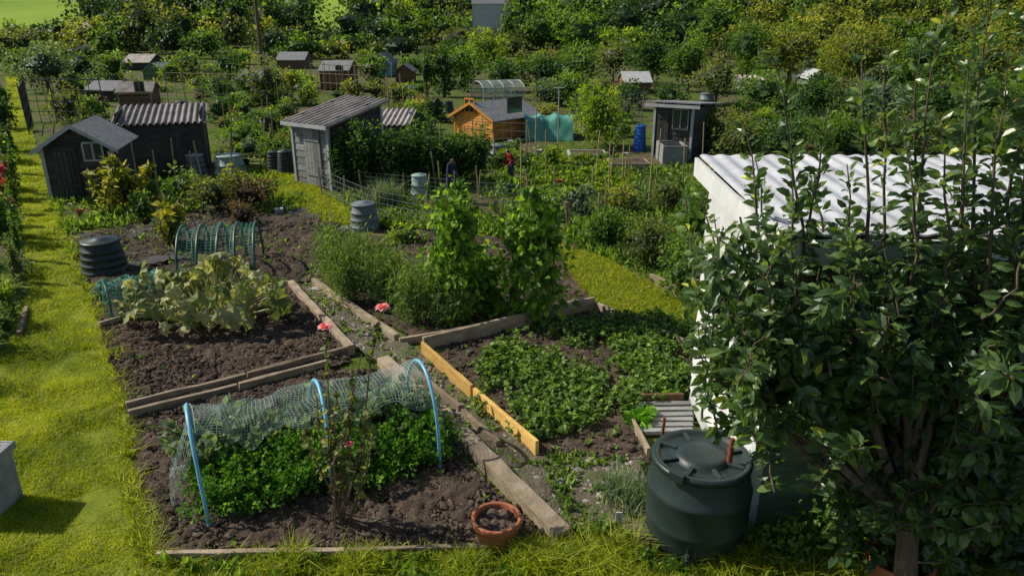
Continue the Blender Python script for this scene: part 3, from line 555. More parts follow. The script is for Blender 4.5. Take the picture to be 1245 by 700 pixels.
# scattered buckets / tubs
b=B()
for u,v,w_,k in ((268,232,9,0),(190,246,8,1),(655,190,9,0),(745,190,8,2),(760,192,7,0),(585,208,8,1),(420,285,10,0),(470,270,8,2),(705,240,8,1),(340,262,10,0),(98,262,9,1),(240,160,7,0),(530,184,8,2),(620,178,8,0),(860,205,9,1),(300,200,8,2),(455,220,7,0),(660,160,7,0),(680,225,8,1)):
    g=G(u,v); r=w_/2*T(v)/F; lathe(b,g,[(r*.75,0),(r,r*1.7),(r*1.08,r*1.75),(r*.95,r*1.75),(r*.8,r*1.2),(.001,r*1.15)],16,k)
b.build('garden_buckets',[M['trim'],M['terra'],M['dkplastic']],smooth=True)
def pot(u,v,wpx):
    g=G(u,v); r=wpx/2*T(v)/F; h=r*1.3; e=empty('terracotta_pot',g); b=B()
    lathe(b,g,[(r*.66,0),(r*.92,h*.72),(r*.93,h*.74),(r*1.0,h*.75),(r*1.02,h*.97),(r*.99,h),(r*.9,h),(r*.86,h*.96),(r*.84,h*.7)],44); b.build('pot',M['terra'],parent=e,smooth=True)
    b=B(); a=rng.random(260)*6.28; q=np.sqrt(rng.random(260))*r*.84; lathe(b,g,[(r*.86,h*.72),(.001,h*.76)],24); blobs(b,g+np.stack([q*np.cos(a),q*np.sin(a),0*a+h*.76],1),.02*rng.lognormal(0,.4,260)); b.build('compost',M['clod'],parent=e)
pot(604,660,60); pot(1086,716,76)
g=G(-2,634); w,l,h=1.0,.40,.62; e=empty('stone_trough',g+np.array([-.5,.2,0])); b=B(); o=g+np.array([-w,0,0]); t=.05
for a in ((o,(w,0,0),(0,t,0)),(o+[0,l-t,0],(w,0,0),(0,t,0)),(o+[0,t,0],(t,0,0),(0,l-2*t,0)),(o+[w-t,t,0],(t,0,0),(0,l-2*t,0))): obox(b,a[0],a[1],a[2],(0,0,h))
b.build('walls',M['concrete'],parent=e,bevel=.01)
b=B()
for a in ((o+[-.03,-.03,h-.08],(w+.06,0,0),(0,.028,0)),(o+[w+.002,0,h-.08],(.028,0,0),(0,l,0)),(o+[-.03,l+.002,h-.08],(w+.06,0,0),(0,.028,0))): obox(b,a[0],a[1],a[2],(0,0,.083))
b.build('rim',M['concrete'],parent=e,bevel=.008); b=B(); obox(b,o+[t+.002,t+.002,.05],(w-2*t-.004,0,0),(0,l-2*t-.004,0),(0,0,h*.6)); b.build('soil_fill',M['soil'],parent=e)

# --------------- net tunnels -------------------
def ribnet(b,Pg,w,mi=0):
    a,c=Pg[:-1],Pg[1:]; t=nz(np.gradient(Pg,axis=1))*w; V=np.stack([a-t[:-1],a+t[:-1],c+t[1:],c-t[1:]],2).reshape(-1,3); b.add(V,np.arange(len(V)).reshape(-1,4),mi)
    a,c=Pg[:,:-1],Pg[:,1:]; t=nz(np.gradient(Pg,axis=0))*w; V=np.stack([a-t[:,:-1],a+t[:,:-1],c+t[:,1:],c-t[:,1:]],2).reshape(-1,3); b.add(V,np.arange(len(V)).reshape(-1,4),mi)
def tunnel(name,f0,f1,wid,h,nh,hoopm,netm,th0,th1,pitch,rw,pipe,sag=.07,ext=.0,seed=1,crump=.03,endsag=18,th0amp=.35):
    f0=np.array(f0,float);f1=np.array(f1,float); ax=f1-f0; L=np.linalg.norm(ax); ax/=L; pn=np.array([-ax[1],ax[0],0]); e=empty(name,(f0+f1)/2+pn*wid/2)
    def arc(s,th): return f0+ax*(L*s)[...,None]+pn*(wid/2*(1-np.cos(th)))[...,None]+np.array([0,0,1.])*(h*np.sin(th)**.8)[...,None]
    b=B()
    for k in range(nh):
        th=np.linspace(0,math.pi,22); s=np.full(22,k/(nh-1)); p=arc(s,th); p[0,2]=-.05; p[-1,2]=-.05; tube(b,p+ax*rng.normal(0,.03)*np.sin(th)[:,None],pipe,8)
    b.build('hoops',hoopm,parent=e,smooth=True)
    ns=int(L*(1+2*ext)/pitch); na=int((wid+h*1.3)*((th1-th0)/math.pi)/pitch)+2
    Sg,Th=np.meshgrid(np.linspace(-ext,1+ext,ns),np.linspace(0,1,na),indexing='ij')
    th0v=th0+th0amp*(vn(Sg*4,Sg*0,.5,seed)-.5); th0v=np.maximum(th0v,.03); Thh=th0v+(th1-th0v)*Th
    p=arc(Sg,Thh); sg=np.abs(np.sin(np.clip(Sg,0,1)*math.pi*(nh-1)))*sag+sag*endsag*np.clip(np.maximum(-Sg,Sg-1),0,1)
    p[...,2]-=sg*(.6+.8*vn(Sg*9,Thh*2,.8,seed+1)); p+=crump*(np.stack([vn(Sg*12,Thh*4,1,seed+2),vn(Sg*12,Thh*4,1,seed+3),vn(Sg*12,Thh*4,1,seed+4)],-1)-.5)
    p[...,2]=np.maximum(p[...,2],.06); p[...,2]+=.012
    b=B(); ribnet(b,p,rw); b.build('netting',netm,parent=e)
tunnel('kale_net_tunnel',G(256,645),G(535,573),1.15,1.0,3,M['hoopblue'],M['net'],.85,3.05,.033,.0019,.019,ext=.13,crump=.09,endsag=75,th0amp=.6,sag=.08)
tunnel('hoop_net_tunnel',G(218,352),G(312,345),1.7,.9,5,M['hoopgreen'],M['netteal'],.25,3.0,.075,.003,.024,sag=.05,seed=9)
tunnel('low_net_tunnel',G(138,394),G(205,380),1.0,.55,3,M['hoopgreen'],M['netteal'],.05,3.05,.035,.0045,.014,sag=.06,seed=15,ext=.08,crump=.14)
g0,g1=G(638,172),G(697,172); W=g1[0]-g0[0]; h=HT(172,143); s,t=np.meshgrid(np.linspace(0,1,40),np.linspace(0,1,30),indexing='ij')
prof=np.minimum(1,np.minimum(t,1-t)*5)*(.8+.2*np.sin(t*math.pi)); X=g0[0]+W*s; Y=g0[1]+2.2*t; Z=h*prof*(1-.13*np.abs(np.sin(s*math.pi*3)))+.12*(vn(X,Y,.35,4)-.5)*prof+.02; Y=Y+.16*(vn(X,Z,.3,6)-.5)
b=B(); i=(np.arange(39)[:,None]*30+np.arange(29)[None]).ravel(); b.add(np.stack([X,Y,Z],-1).reshape(-1,3),np.stack([i,i+30,i+31,i+1],-1)); b.build('tarpaulin_cover',M['tarp'],smooth=True)
def frame(n,u0,u1,v,vt,L,m,m2):
    A=G(u0,v);Bp=G(u1,v);W=Bp[0]-A[0];h=HT(v,vt);e=empty(n,A+[W/2,L/2,0]);b=B();t=.06
    for q in ((A,(W,0,0),(0,t,0)),(A+[0,L-t,0],(W,0,0),(0,t,0)),(A+[0,t,0],(t,0,0),(0,L-2*t,0)),(A+[W-t,t,0],(t,0,0),(0,L-2*t,0))): obox(b,q[0],q[1],q[2],(0,0,h))
    b.build('sides',m,parent=e); b=B(); obox(b,A+[t+.01,t+.01,.02],(W-2*t-.02,0,0),(0,L-2*t-.02,0),(0,0,h*.9)); b.build('contents',m2,parent=e)
frame('raised_planter',692,738,194,188,1.0,M['trim'],M['soil']); frame('cold_frame',805,835,200,178,1.2,M['greywood'],M['glass']); frame('raised_planter',90,130,170,160,1,M['concrete'],M['soil'])
frame('raised_planter',742,790,207,199,1.0,M['oldwood'],M['soil'])

# --------------- canes, fences, pole -----------
b=B()
for _ in range(170):
    v=rng.uniform(95,255); u=rng.uniform(70,860)
    if any(a<u<c and d<v<e for a,c,d,e in keep): continue
    g=G(u,v); hh=rng.uniform(.7,1.7); tube(b,[g,g+[rng.normal(0,.06),rng.normal(0,.06),hh]],.010+.0004*g[1],5,r=rng.random())
b.build('bamboo_canes',M['cane'])
def fence(n,pts,h,m,step=1.1,rows=6,cols=.16,rad=.005,pr=.022):
    b=B(); P=[G(*p) for p in pts]
    for a,c in zip(P[:-1],P[1:]):
        d=c-a;L=np.linalg.norm(d);k=max(1,int(L/step))
        for i in range(k+1): q=a+d*i/k; tube(b,[q,q+[rng.normal(0,.03),0,h*1.08]],pr,6)
        for z in np.linspace(.05,h,rows): tube(b,[a+[0,0,z],(a+c)/2+[0,0,z-.01],c+[0,0,z]],rad,4,1)
        for i in range(int(L/cols)): q=a+d*i*cols/L; tube(b,[q,q+[0,0,h]],rad*.8,4,1)
    b.build(n,m)
fence('wire_fence',[(392,240),(450,268),(525,285)],.75,[M['oldwood'],M['wire']]); fence('wire_fence',[(440,236),(545,246),(640,255)],.6,[M['cane'],M['wire']])
fence('wire_fence',[(530,270),(690,280),(790,245)],.6,[M['oldwood'],M['wire']]); fence('trellis_fence',[(36,165),(40,150),(130,150)],1.9,[M['darkwood'],M['darkwood']],cols=.4,rows=5,rad=.02)
fence('trellis_fence',[(380,112),(450,116)],1.7,[M['oldwood'],M['oldwood']],cols=.5,rows=4,rad=.02); fence('wire_fence',[(700,150),(780,146)],1.2,[M['wire'],M['wire']],rad=.012)
fence('trellis_fence',[(205,125),(290,128)],1.6,[M['oldwood'],M['oldwood']],cols=.6,rows=4,rad=.018); fence('wire_fence',[(560,195),(640,200)],1.3,[M['cane'],M['wire']],cols=.3,rad=.008)
g=G(318,74); b=B(); tube(b,[g,g+[.1,0,11.5]],[.2,.14],10); obox(b,g+[-.8,-.2,10.6],(1.6,0,0),(0,.1,0),(0,0,.12)); b.build('telegraph_pole',M['bark'],smooth=False)
b=B(); q=g+[.1,0,10.7]; tube(b,[q,q+[-12,20,-1.0],q+[-25,45,.5]],.02,4); b.build('overhead_wire',M['dkplastic'])
g=G(678,172)+np.array([0,-.2,0]); b=B(); tube(b,[g,g+[0,0,2.0]],.022,6); tube(b,[g+[-.2,0,2.0],g+[.2,0,2.0]],.022,6); b.build('washing_post',M['trim'])

# --------------- kale etc ----------------------
A,Bp=G(258,640),G(532,572); ax=Bp-A; pn=nz(np.array([-ax[1],ax[0],0]))
def kale(b,g,r,h,n=420,L=.075,up=.5):
    g=np.array(g,float); ns=14
    for k in range(ns):
        a=k*2.4+rng.normal(0,.3); el=rng.uniform(.45,1.3); d=np.array([math.cos(a)*math.cos(el),math.sin(a)*math.cos(el),math.sin(el)])
        l=h*rng.uniform(.75,1.1); st=g+np.array([0,0,.06]); tip=st+d*l+np.array([d[0],d[1],-.3])*l*.25
        tube(b,[st,(st+tip)/2+[0,0,.04],tip],[.012,.008,.004],5,r=.9)
        s=nz(np.cross(d,[0,0,1])); m=n//ns; tt=rng.uniform(.3,1.08,m); wd=.42*r*np.sin(np.clip(tt,0,1)*2.6)+.03; sd=np.sign(rng.normal(0,1,m))*rng.random(m)**.6
        p=st+(tip-st)*tt[:,None]+s*(sd*wd)[:,None]+np.array([0,0,1])*(.05*np.sin(tt*25+sd*9))[:,None]
        lv=rng.uniform(-.1,.1); leafs(b,p,rng.normal(0,.8,(m,3))+s*sd[:,None]*1.2+d*.5,L*rng.uniform(.6,1.3,m),.6,np.clip(.1+lv+rng.random(m)*.55+.35*(np.abs(sd)-.5)+.3*(tt-.6),0,1),0,0,upj=1.0)
b=B(); b2=B()
for i,s in enumerate(np.linspace(.06,.97,8)):
    for o in (.26,.58):
        g=A+ax*(s+rng.normal(0,.012))+pn*(o+rng.normal(0,.04)); kale(b,g,.32,rng.uniform(.34,.46),1500,.038)
for s in np.linspace(.05,.95,7):
    g=A+ax*s+pn*.93; kale(b2,g,.4,rng.uniform(.5,.66),420,.09)
b.build('kale_plants',M['kale']); b2.build('brassica_plants',M['grey'])
b=B()
def bigleaf(b,c,n,R,r):
    n=nz(n); s=nz(np.cross(n,rng.normal(0,1,3))); t=np.cross(n,s); K=15; an=np.linspace(0,2*math.pi,K,endpoint=False)
    rr=R*(.75+.25*np.cos(an*5)+rng.normal(0,.06,K)); rr[0]*=.35; drop=-.30*rr+R*.16*np.cos(an*5+1)+rng.normal(0,.07*R,K)
    V=[c]+[c+s*math.cos(a)*q*.55+t*math.sin(a)*q*.55+n*R*rng.uniform(0,.1) for a,q in zip(an,rr)]+[c+s*math.cos(a)*q+t*math.sin(a)*q+n*z for a,q,z in zip(an,rr,drop)]
    rv=np.clip(r+rng.normal(0,.08,len(V)),0,1); rv[1:K+1]-=.08; rv=np.clip(rv,0,1)
    b.add(V,[[0,1+i,1+(i+1)%K] for i in range(K)],0,rv)
    b.add(V,[[1+i,1+K+i,1+K+(i+1)%K,1+(i+1)%K] for i in range(K)],0,rv)
g0=G(244,402); g0=g0+np.array([0,.35,0])
for k in range(115):
    a=rng.random()*6.28; q=math.sqrt(rng.random()); base=g0+np.array([math.cos(a)*q*1.1,math.sin(a)*q*.7,0]); hh=rng.uniform(.25,1.15)*(1.05-.5*q)
    c=base+np.array([math.cos(a)*.25,math.sin(a)*.25,hh]); n=np.array([math.cos(a)*.8*q,math.sin(a)*.8*q-.15,.65])+rng.normal(0,.45,3)
    if rng.random()<.35: n=np.array([math.cos(a),math.sin(a)-.5,.1])+rng.normal(0,.2,3)
    tube(b,[g0+(base-g0)*.3,(g0+(base-g0)*.5+c)/2+[0,0,.08],c],[.02,.016,.010],5,1,.8)
    bigleaf(b,c,n,rng.uniform(.11,.23),np.clip(rng.random()**.8,0,1))
b.build('squash_plant',[M['squash'],M['squash']])
b=B(); q=sample([(585,440),(690,402),(800,390),(850,410),(846,480),(770,500),(700,528),(620,545),(588,520)],1300); m=(vn(q[:,0],q[:,1],.5,21)+.5*vn(q[:,0],q[:,1],.18,22))>.62; q=q[m]
for g in q:
    k=12; z=rng.uniform(.35,1.3); a=rng.random(k)*6.28; st=g+[0,0,.03]+np.stack([np.cos(a)*.09,np.sin(a)*.09,rng.uniform(.06,.17,k)],1)*z; tn_=rng.uniform(-.2,.15)
    for da in (-.9,0,.9):
        leafs(b,st,np.stack([np.cos(a+da),np.sin(a+da),rng.normal(-.1,.5,k)],1),rng.uniform(.035,.08,k)*z**.5,.42,np.clip(rng.random(k)+tn_,0,1),0,0,upj=.5)
b.build('strawberry_plants',M['straw'])
b=B()
for u,v,r in ((790,478,.13),(806,470,.15),(822,463,.15),(772,474,.11),(775,520,.13),(783,512,.12),(770,515,.1),(604,452,.12),(812,486,.12)):
    g=G(u,v); k=22; a=rng.random(k)*6.28; leafs(b,np.repeat([g+[0,0,.04]],k,0),np.stack([np.cos(a),np.sin(a),rng.uniform(.2,1.2,k)],1),r*1.7,.33,rng.random(k)*.6+.3,0,1)
b.build('chard_plants',M['kale'])
b=B()
for poly,cnt in ((bedC,260),(soilU,160),(pathp,140),(bedD,160),(bedB,30),(bedA,40)):
    for g in sample(poly,cnt):
        k=7; a=rng.random(k)*6.28; leafs(b,np.repeat([g+[0,0,.05]],k,0),np.stack([np.cos(a),np.sin(a),rng.uniform(.1,.8,k)],1),rng.uniform(.04,.09,k),.3,rng.random(k))
b.build('seedlings',M['straw'])
b=B()
for u,v,w,vt in ((405,345,50,272),(440,352,50,292),(470,375,60,300),(505,395,60,325),(545,395,40,345),(470,345,60,300),(425,370,46,300),(520,360,50,315)):
    g=G(u,v); s=T(v)/F; h=HT(v,vt); R=w*s/2
    for k in range(10):
        a=rng.random()*6.28; d=np.array([math.cos(a),math.sin(a),0])*R*rng.uniform(.2,1); top=g+d+[0,0,h*rng.uniform(.6,1.05)]
        tube(b,[g+d*.15,g+d*.5+[0,0,h*.4],top],[.012,.008,.003],4,r=.9)
        n=300; tt=rng.uniform(.2,1.02,n); plume=.05+.10*np.abs(np.sin(tt*9+k)); p=g+d*tt[:,None]+np.stack([0*tt,0*tt,(top[2])*tt],1)+rng.normal(0,1,(n,3))*plume[:,None]; p[:,2]=np.maximum(p[:,2],.03)
        leafs(b,p,rng.normal(0,.6,(n,3))+[0,0,.6],rng.uniform(.06,.14,n),.028,rng.random(n)*.95)
b.build('fennel_plants',M['fennel'])
def beans(u,v,w,vt,nk=5):
    b=B(); g=G(u,v); s=T(v)/F; h=HT(v,vt); R=w*s/2
    for k in range(nk):
        a=k*6.28/nk+.3; q=g+np.array([math.cos(a)*R*.75,math.sin(a)*R*.75,0]); tp=g+np.array([math.cos(a)*R*.5,math.sin(a)*R*.5,h*rng.uniform(.78,1.08)]); tube(b,[q,tp+(tp-q)*.06],.011,6,1)
        n=280; tt=rng.random(n)**.8; cl=.5+.5*np.sin(tt*15+k*2.2); c=q+(tp-q)*tt[:,None]; p=c+rng.normal(0,1,(n,3))*(.05+.12*cl*(1.1-.5*tt))[:,None]; p[:,2]=np.maximum(p[:,2],.05)
        leafs(b,p,(p-c)*3+rng.normal(0,.35,(n,3))+[0,0,-.45],rng.uniform(.08,.15,n),.42,np.clip(rng.random(n)*.8+cl*.15,0,1),0,1)
        for _ in range(5):
            t0=rng.uniform(.3,1); o=q+(tp-q)*t0; e=o+rng.normal(0,.2,3)+[0,0,.08]; tube(b,[o,(o+e)/2+[0,0,.04],e],.004,4,0,.6); m=9; leafs(b,o+(e-o)*rng.random((m,1)),rng.normal(0,1,(m,3)),.08,.4,rng.random(m),0,1)
    b.build('runner_beans',[M['bean'],M['cane']])
beans(556,390,50,226); beans(648,392,66,232,6); beans(588,378,36,300,3)
b=B()
for u,v,vt in ((135,262,190),(150,258,180),(165,255,200),(205,300,235)):
    g=G(u,v); h=HT(v,vt)
    for k in range(5):
        top=g+np.array([rng.normal(0,.35),rng.normal(0,.3),h*rng.uniform(.7,1)]); tube(b,[g,(g+top)/2+rng.normal(0,.08,3),top],[.02,.015,.006],5,1)
        n=60; tt=rng.uniform(.25,1,n); p=g+(top-g)*tt[:,None]; leafs(b,p,rng.normal(0,.8,(n,3))+[0,0,.1],rng.uniform(.14,.26,n),.32,rng.random(n))
b.build('jerusalem_artichoke',[M['yel'],M['twig']])
LB=[(8,200,30,155,'mid'),(4,245,34,190,'olive'),(-5,300,50,225,'mid'),(10,290,24,250,'dark'),(-30,360,60,280,'mid'),(18,340,30,310,'grey'),(2,375,30,345,'lime'),(6,410,26,382,'mid'),(-70,430,80,330,'dark'),(6,160,24,118,'dark'),(4,135,20,98,'mid'),(14,392,20,372,'straw'),
 (-18,232,22,150,'dark'),(-14,185,20,110,'mid'),(-24,275,26,180,'dark'),(-30,325,28,220,'mid'),(-70,395,50,262,'dark'),(-12,160,18,96,'mid'),(-110,470,60,330,'mid'),  # plants out of frame, added to cast shadow stripes on the grass path
 (16,215,9,165,'mid'),(19,236,10,182,'dark'),(20,262,10,205,'mid'),(22,290,11,228,'dark'),(24,318,12,258,'mid'),(14,186,8,142,'dark'),(20,345,14,288,'olive')]  # narrow spaced plants added to strengthen those shadow stripes
for u,vb,w,vt,k in LB: bush('border_plant',u,vb,w,vt,M[k],lp=5 if w>14 else 4)
b=B()
for u,v,vt in ((3,245,196),(8,245,215),(14,260,222),(2,240,185),(10,268,238),(6,290,262),(12,255,205),(16,240,200),(18,275,246)):
    g=G(u,v); c=np.array([g[0],g[1],HT(v,vt)]); tube(b,[g,c],.012,5,1); n=26; leafs(b,c+rng.normal(0,.03,(n,3)),rng.normal(0,1,(n,3)),.11,.5,rng.random(n))
b.build('dahlia_flowers',[M['redfl'],M['twig']])
b=B(); g=G(415,640)
def rosefl(b,c,R):
    for lay,(rr,el,n) in enumerate(((.25,1.3,5),(.5,.9,7),(.85,.5,8),(1.0,.15,8))):
        a=np.arange(n)*6.283/n+lay*.5; d=np.stack([np.cos(a)*math.cos(el),np.sin(a)*math.cos(el),0*a+math.sin(el)],1); leafs(b,np.repeat([c],n,0)+d*R*.15,d,R*rr*1.1+.01,.5,.2+lay*.2+rng.random(n)*.15,1,1,upj=.15)
for u,vt,fl in ((395,398,1),(465,374,1),(440,430,0),(428,440,0),(410,470,0),(385,480,0),(400,520,0),(445,500,0),(425,540,1),(455,520,0),(370,520,0)):
    Y=g[1]+rng.normal(0,.12); top=PT(u,vt,Y); base=g+[rng.normal(0,.05),rng.normal(0,.05),0]; m1=base+(top-base)*.4+rng.normal(0,.05,3); m2=base+(top-base)*.72+rng.normal(0,.05,3)
    pts=[base,m1,m2,top]; tube(b,pts,[.014,.010,.007,.004],6,2)
    n=34; tt=rng.uniform(.3,.95,n); k=np.minimum((tt*3).astype(int),2); P_=np.array(pts); p=P_[k]+(P_[k+1]-P_[k])*(tt*3-k)[:,None]
    leafs(b,p,rng.normal(0,1,(n,3))+[0,0,.1],rng.uniform(.05,.08,n),.38,rng.random(n),0,1)
    for _ in range(3):
        tt=rng.uniform(.3,.8); q=base+(top-base)*tt; tube(b,[q,q+rng.normal(0,.1,3)+[0,0,.12]],[.005,.003],5,2)
    if fl: rosefl(b,top,.05 if vt<450 else .032)
b.build('rose_bush',[M['olive'],M['pink'],M['twig']])

# --------------- pear tree ---------------------
b=B(); tr=np.array([3.1,4.75,0]); fork=tr+[0,.05,.75]
tube(b,[tr-[0,0,.1],tr+[.03,0,.35],fork],[.11,.09,.08],10,1)
def shoot(p0,p1,dens,lt0=.0,L=.125,r0=.016,bend=.12,tp=.45):
    mid=(p0+p1)/2+rng.normal(0,bend,3)*[1,1,.3]; s=np.linspace(0,1,9)[:,None]; pts=(1-s)**2*p0+2*s*(1-s)*mid+s*s*p1; pts[1:-1]+=rng.normal(0,.014,(7,3))
    tube(b,pts,np.linspace(r0,.0035,9),6,1)
    Ln=np.linalg.norm(p1-p0); n=int(Ln*dens); tt=np.sort(rng.uniform(lt0,1,n)); k=np.minimum((tt*8).astype(int),7); c=pts[k]+(pts[k+1]-pts[k])*(tt*8-k)[:,None]
    a=np.arange(n)*2.4+rng.normal(0,.4,n); ax=nz(p1-p0); s1=nz(np.cross(ax,[.3,1,.1])); s2=np.cross(s1,ax)
    o=np.cos(a)[:,None]*s1+np.sin(a)[:,None]*s2; upw=np.where(tt>.6,.75,.25)[:,None]
    d=o+ax*upw+rng.normal(0,.25,(n,3))+np.array([0,0,-.25])*(1-tt[:,None])
    sz=L*rng.uniform(.65,1.15,n)*(1-tp*tt**4)
    r=np.clip(rng.random(n)*.8+.12*tt,0,.92); r=np.where(rng.random(n)<.012,1,r)
    leafs(b,c+o*.02,d,sz,.27,r,0,1,up=(-.2,-.3,.8),upj=.5)
PC=PT
heads=[(850,230,6.1),(868,262,5.9),(905,155,5.6),(918,190,5.9),(938,62,5.4),(962,170,5.2),(985,210,5.6),(1008,135,5.3),(1030,200,5.0),(1048,70,5.2),(1078,60,5.4),(1096,150,4.9),(1122,45,5.2),(1140,140,4.8),(1152,15,5.1),(1178,70,4.9),(1205,-10,5.0),(1226,70,4.8),(1248,-5,4.9),(1262,60,4.7),(1280,20,4.8),(830,215,6.2),(1185,30,5.2)]
for u,v,Y in heads:
    ub=u+ (1010-u)*rng.uniform(.05,.22)+rng.uniform(-20,20); vb=rng.uniform(420,500); Yb=5.0+(Y-5)*.8
    if u<880: Yb=min(Y,5.5); ub=u+rng.uniform(20,45); vb=450
    p0=PC(ub,vb,Yb); p1=PC(u,v,Y); shoot(p0,p1,44,r0=.02,bend=.13,L=.13,tp=.35)
    if rng.random()<.5:
        t0=rng.uniform(.2,.5); q=p0+(p1-p0)*t0; shoot(q,q+(p1-p0)*rng.uniform(.12,.22)+rng.normal(0,.12,3),50,r0=.008,L=.12,tp=.3)
    fk=fork+rng.normal(0,.03,3); tube(b,[fk,(fk+p0)/2+rng.normal(0,.08,3)-[0,0,.1],p0],[.05,.035,.02],7,1)
for _ in range(82):
    u=rng.uniform(842,1270); env=330-.06*(u-840); v=rng.uniform(env-50,env+110); Y=rng.uniform(4.6,5.3) if u>930 else rng.uniform(4.9,5.4)
    v0=v+rng.uniform(90,190); 
    if u<1015: v0=min(v0,525)
    shoot(PC(u+rng.normal(0,25)+(1010-u)*.1,v0,Y+rng.normal(0,.1)),PC(u,v,Y),54,r0=.010,L=.135)
for _ in range(95):
    u=rng.uniform(890,1275); v=rng.uniform(380,520) if u<1015 else rng.uniform(380,670); Y=rng.uniform(4.4,5.2)
    p=PC(u,v,Y); q=p+rng.normal(0,.25,3)+[.1,0,.12]; shoot(q,p,95,r0=.008,L=.135)
for _ in range(15):
    u=rng.uniform(825,900); v=rng.uniform(310,490); Y=rng.uniform(5.0,5.5); p=PC(u,v,Y); q=p+np.array([rng.uniform(.2,.45),0,rng.uniform(-.25,.1)]); shoot(q,p,75,r0=.008,L=.13)
n=6000; u=rng.uniform(895,1290,n); v=rng.uniform(380,690,n); Y=rng.uniform(4.8,5.35,n); m=~((u<1015)&(v>510)); P_=np.array([PT(a,c,d) for a,c,d in zip(u[m],v[m],Y[m])]); m2=(P_[:,2]>.02)&(vn(P_[:,0]*1.0+P_[:,1],P_[:,2],.22,33)>.42); P_=P_[m2]
leafs(b,P_,rng.normal(0,.7,(len(P_),3))+[0,0,-.3],.13,.27,rng.random(len(P_))*.6,0,1)
for uu,vv in ((870,460),(900,430),(1000,380),(1100,360),(1200,350),(1150,500),(1240,520),(1040,500),(1100,640),(1220,640)):
    q=PC(uu,vv,5.1); tube(b,[fork,(fork+q)/2+[0,0,.1],q],[.05,.03,.012],7,1)
b.build('pear_tree',[M['pear'],M['bark']])
b=B()
for u,v,w,vt in ((930,690,60,640),(975,690,70,630),(1010,690,60,600),(1040,690,60,640),(1150,700,90,650),(1230,700,80,640),(905,700,50,672),(780,690,40,670),(730,655,40,635),(955,700,60,655)): bush('',u,v,w,vt,None,b=b,lp=8,cov=1.1,core=False,kind=1)
b.build('undergrowth',M['mid'])
b=B(); 
for u,v in ((1165,690),(1175,697),(1183,686)): g=G(u,v); rosefl(b,g+[0,0,.25],.05)
b.build('pink_flowers',[M['straw'],M['pink']])
b=B(); g=G(748,640); obox(b,g,(.06,0,0),(0,.01,0),(0,0,.16)); b.build('plant_label',M['white'])

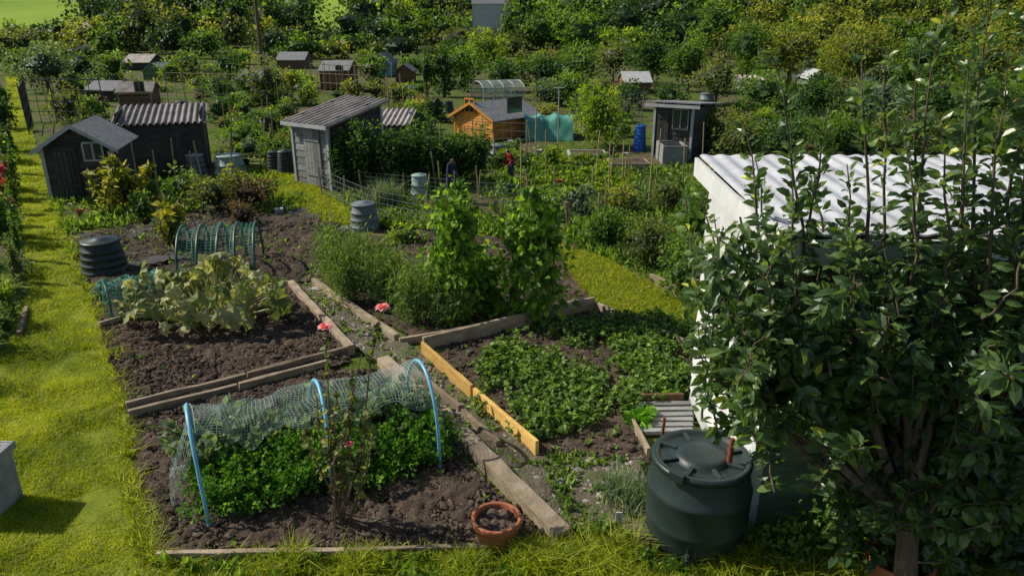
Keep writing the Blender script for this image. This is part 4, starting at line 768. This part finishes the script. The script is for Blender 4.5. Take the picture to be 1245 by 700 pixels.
# --------------- people ------------------------
def person(name,g,h,top,legs,hair,bend=0,face=(-1,-.5)):
    k=h/1.75; me=bpy.data.meshes.new('t')
    f=nz(np.array([*face,0.])); s=np.array([f[1],-f[0],0])
    def q(a,c,z): return (f*a+s*c)*k+np.array([0,0,z*k])
    bx=bend
    J=[q(0,0,.95),q(.03*bx,0,1.2),q(.25*bx,0,1.42-.1*bx),q(.3*bx,0,1.52-.13*bx),q(.34*bx+.02,0,1.64-.15*bx),
       q(0,.1,.9),q(.03,.11,.5),q(-.02,.12,.08),q(.12,.13,.03),q(0,-.1,.9),q(.06,-.11,.5),q(.02,-.12,.08),q(.16,-.13,.03),
       q(.25*bx,.19,1.40-.1*bx),q(.2*bx+.04,.26,1.12-.1*bx),q(.3*bx+.18,.24,.92),q(.3*bx+.24,.23,.86),q(.25*bx,-.19,1.40-.1*bx),q(.2*bx+.02,-.26,1.12-.1*bx),q(.3*bx+.14,-.24,.90),q(.3*bx+.2,-.23,.84)]
    E=[(0,1),(1,2),(2,3),(3,4),(0,5),(5,6),(6,7),(7,8),(0,9),(9,10),(10,11),(11,12),(2,13),(13,14),(14,15),(15,16),(2,17),(17,18),(18,19),(19,20)]
    R=[.14,.13,.14,.055,.10,.095,.07,.05,.04,.095,.07,.05,.04,.06,.045,.035,.04,.06,.045,.035,.04]
    me.from_pydata([tuple(x) for x in J],E,[]); ob=bpy.data.objects.new('t',me); sc.collection.objects.link(ob); sk=ob.modifiers.new('s','SKIN')
    for i,r in enumerate(R): me.skin_vertices[0].data[i].radius=(r*k,r*k)
    me.skin_vertices[0].data[0].use_root=True; ss=ob.modifiers.new('u','SUBSURF'); ss.levels=2; ss.render_levels=2
    dg=bpy.context.evaluated_depsgraph_get(); m2=bpy.data.meshes.new_from_object(ob.evaluated_get(dg)); bpy.data.objects.remove(ob)
    o=bpy.data.objects.new(name,m2); sc.collection.objects.link(o); o.location=g; m2.materials.clear()
    for m in (top,legs,M['skin'],hair): m2.materials.append(m)
    hc=Vector(J[4]); J16,J20=Vector(J[16]),Vector(J[20])
    for p in m2.polygons:
        c=p.center; z=c.z/k
        if (c-J16).length<.1*k or (c-J20).length<.1*k: p.material_index=2
        elif z<.95 and abs((c-Vector(J[0])).xy.length)<.3*k: p.material_index=1
        elif z>1.48-.13*bx: p.material_index=3 if (z>1.66-.15*bx or (c-hc).dot(Vector(f))<0) else 2
        else: p.material_index=0
        p.use_smooth=True
jeans=col('denim',(.05,.08,.16)); hair=col('brown_hair',(.05,.03,.02))
person('gardener',G(622,226),HT(226,178)*1.05,col('red_shirt',(.5,.03,.03)),jeans,hair,bend=.6)
person('gardener',G(548,246),HT(246,190)*1.05,col('navy_jacket',(.03,.04,.12)),jeans,hair,bend=.3,face=(1,-.6))

# --------------- light & camera ----------------
el=math.radians(40); sd=Vector((-.95,.24,0)).normalized(); Sd=Vector((sd.x*math.cos(el),sd.y*math.cos(el),math.sin(el)))
w=bpy.data.worlds.new("World"); sc.world=w; w.use_nodes=True; nt=w.node_tree; bg=nt.nodes["Background"]; sky=nt.nodes.new("ShaderNodeTexSky"); sky.sky_type='NISHITA'; sky.sun_disc=False
sky.sun_elevation=el; sky.sun_rotation=math.atan2(Sd.x,Sd.y); nt.links.new(sky.outputs[0],bg.inputs[0]); bg.inputs[1].default_value=.09
l=bpy.data.lights.new('sun','SUN'); l.energy=5; l.angle=math.radians(.5); l.color=(1,.94,.80); lo=bpy.data.objects.new('sun',l); sc.collection.objects.link(lo); lo.rotation_euler=Sd.to_track_quat('Z','Y').to_euler(); lo.location=(-20,10,30)
c=bpy.data.cameras.new('camera'); c.sensor_width=36; c.lens=F/1245*36; c.clip_end=1500; c.clip_start=.05; co=bpy.data.objects.new('camera',c); sc.collection.objects.link(co); co.location=(0,0,H); co.rotation_euler=(math.pi/2-P,0,0); sc.camera=co
sc.view_settings.view_transform='Standard'; sc.view_settings.look='None'; sc.view_settings.exposure=0
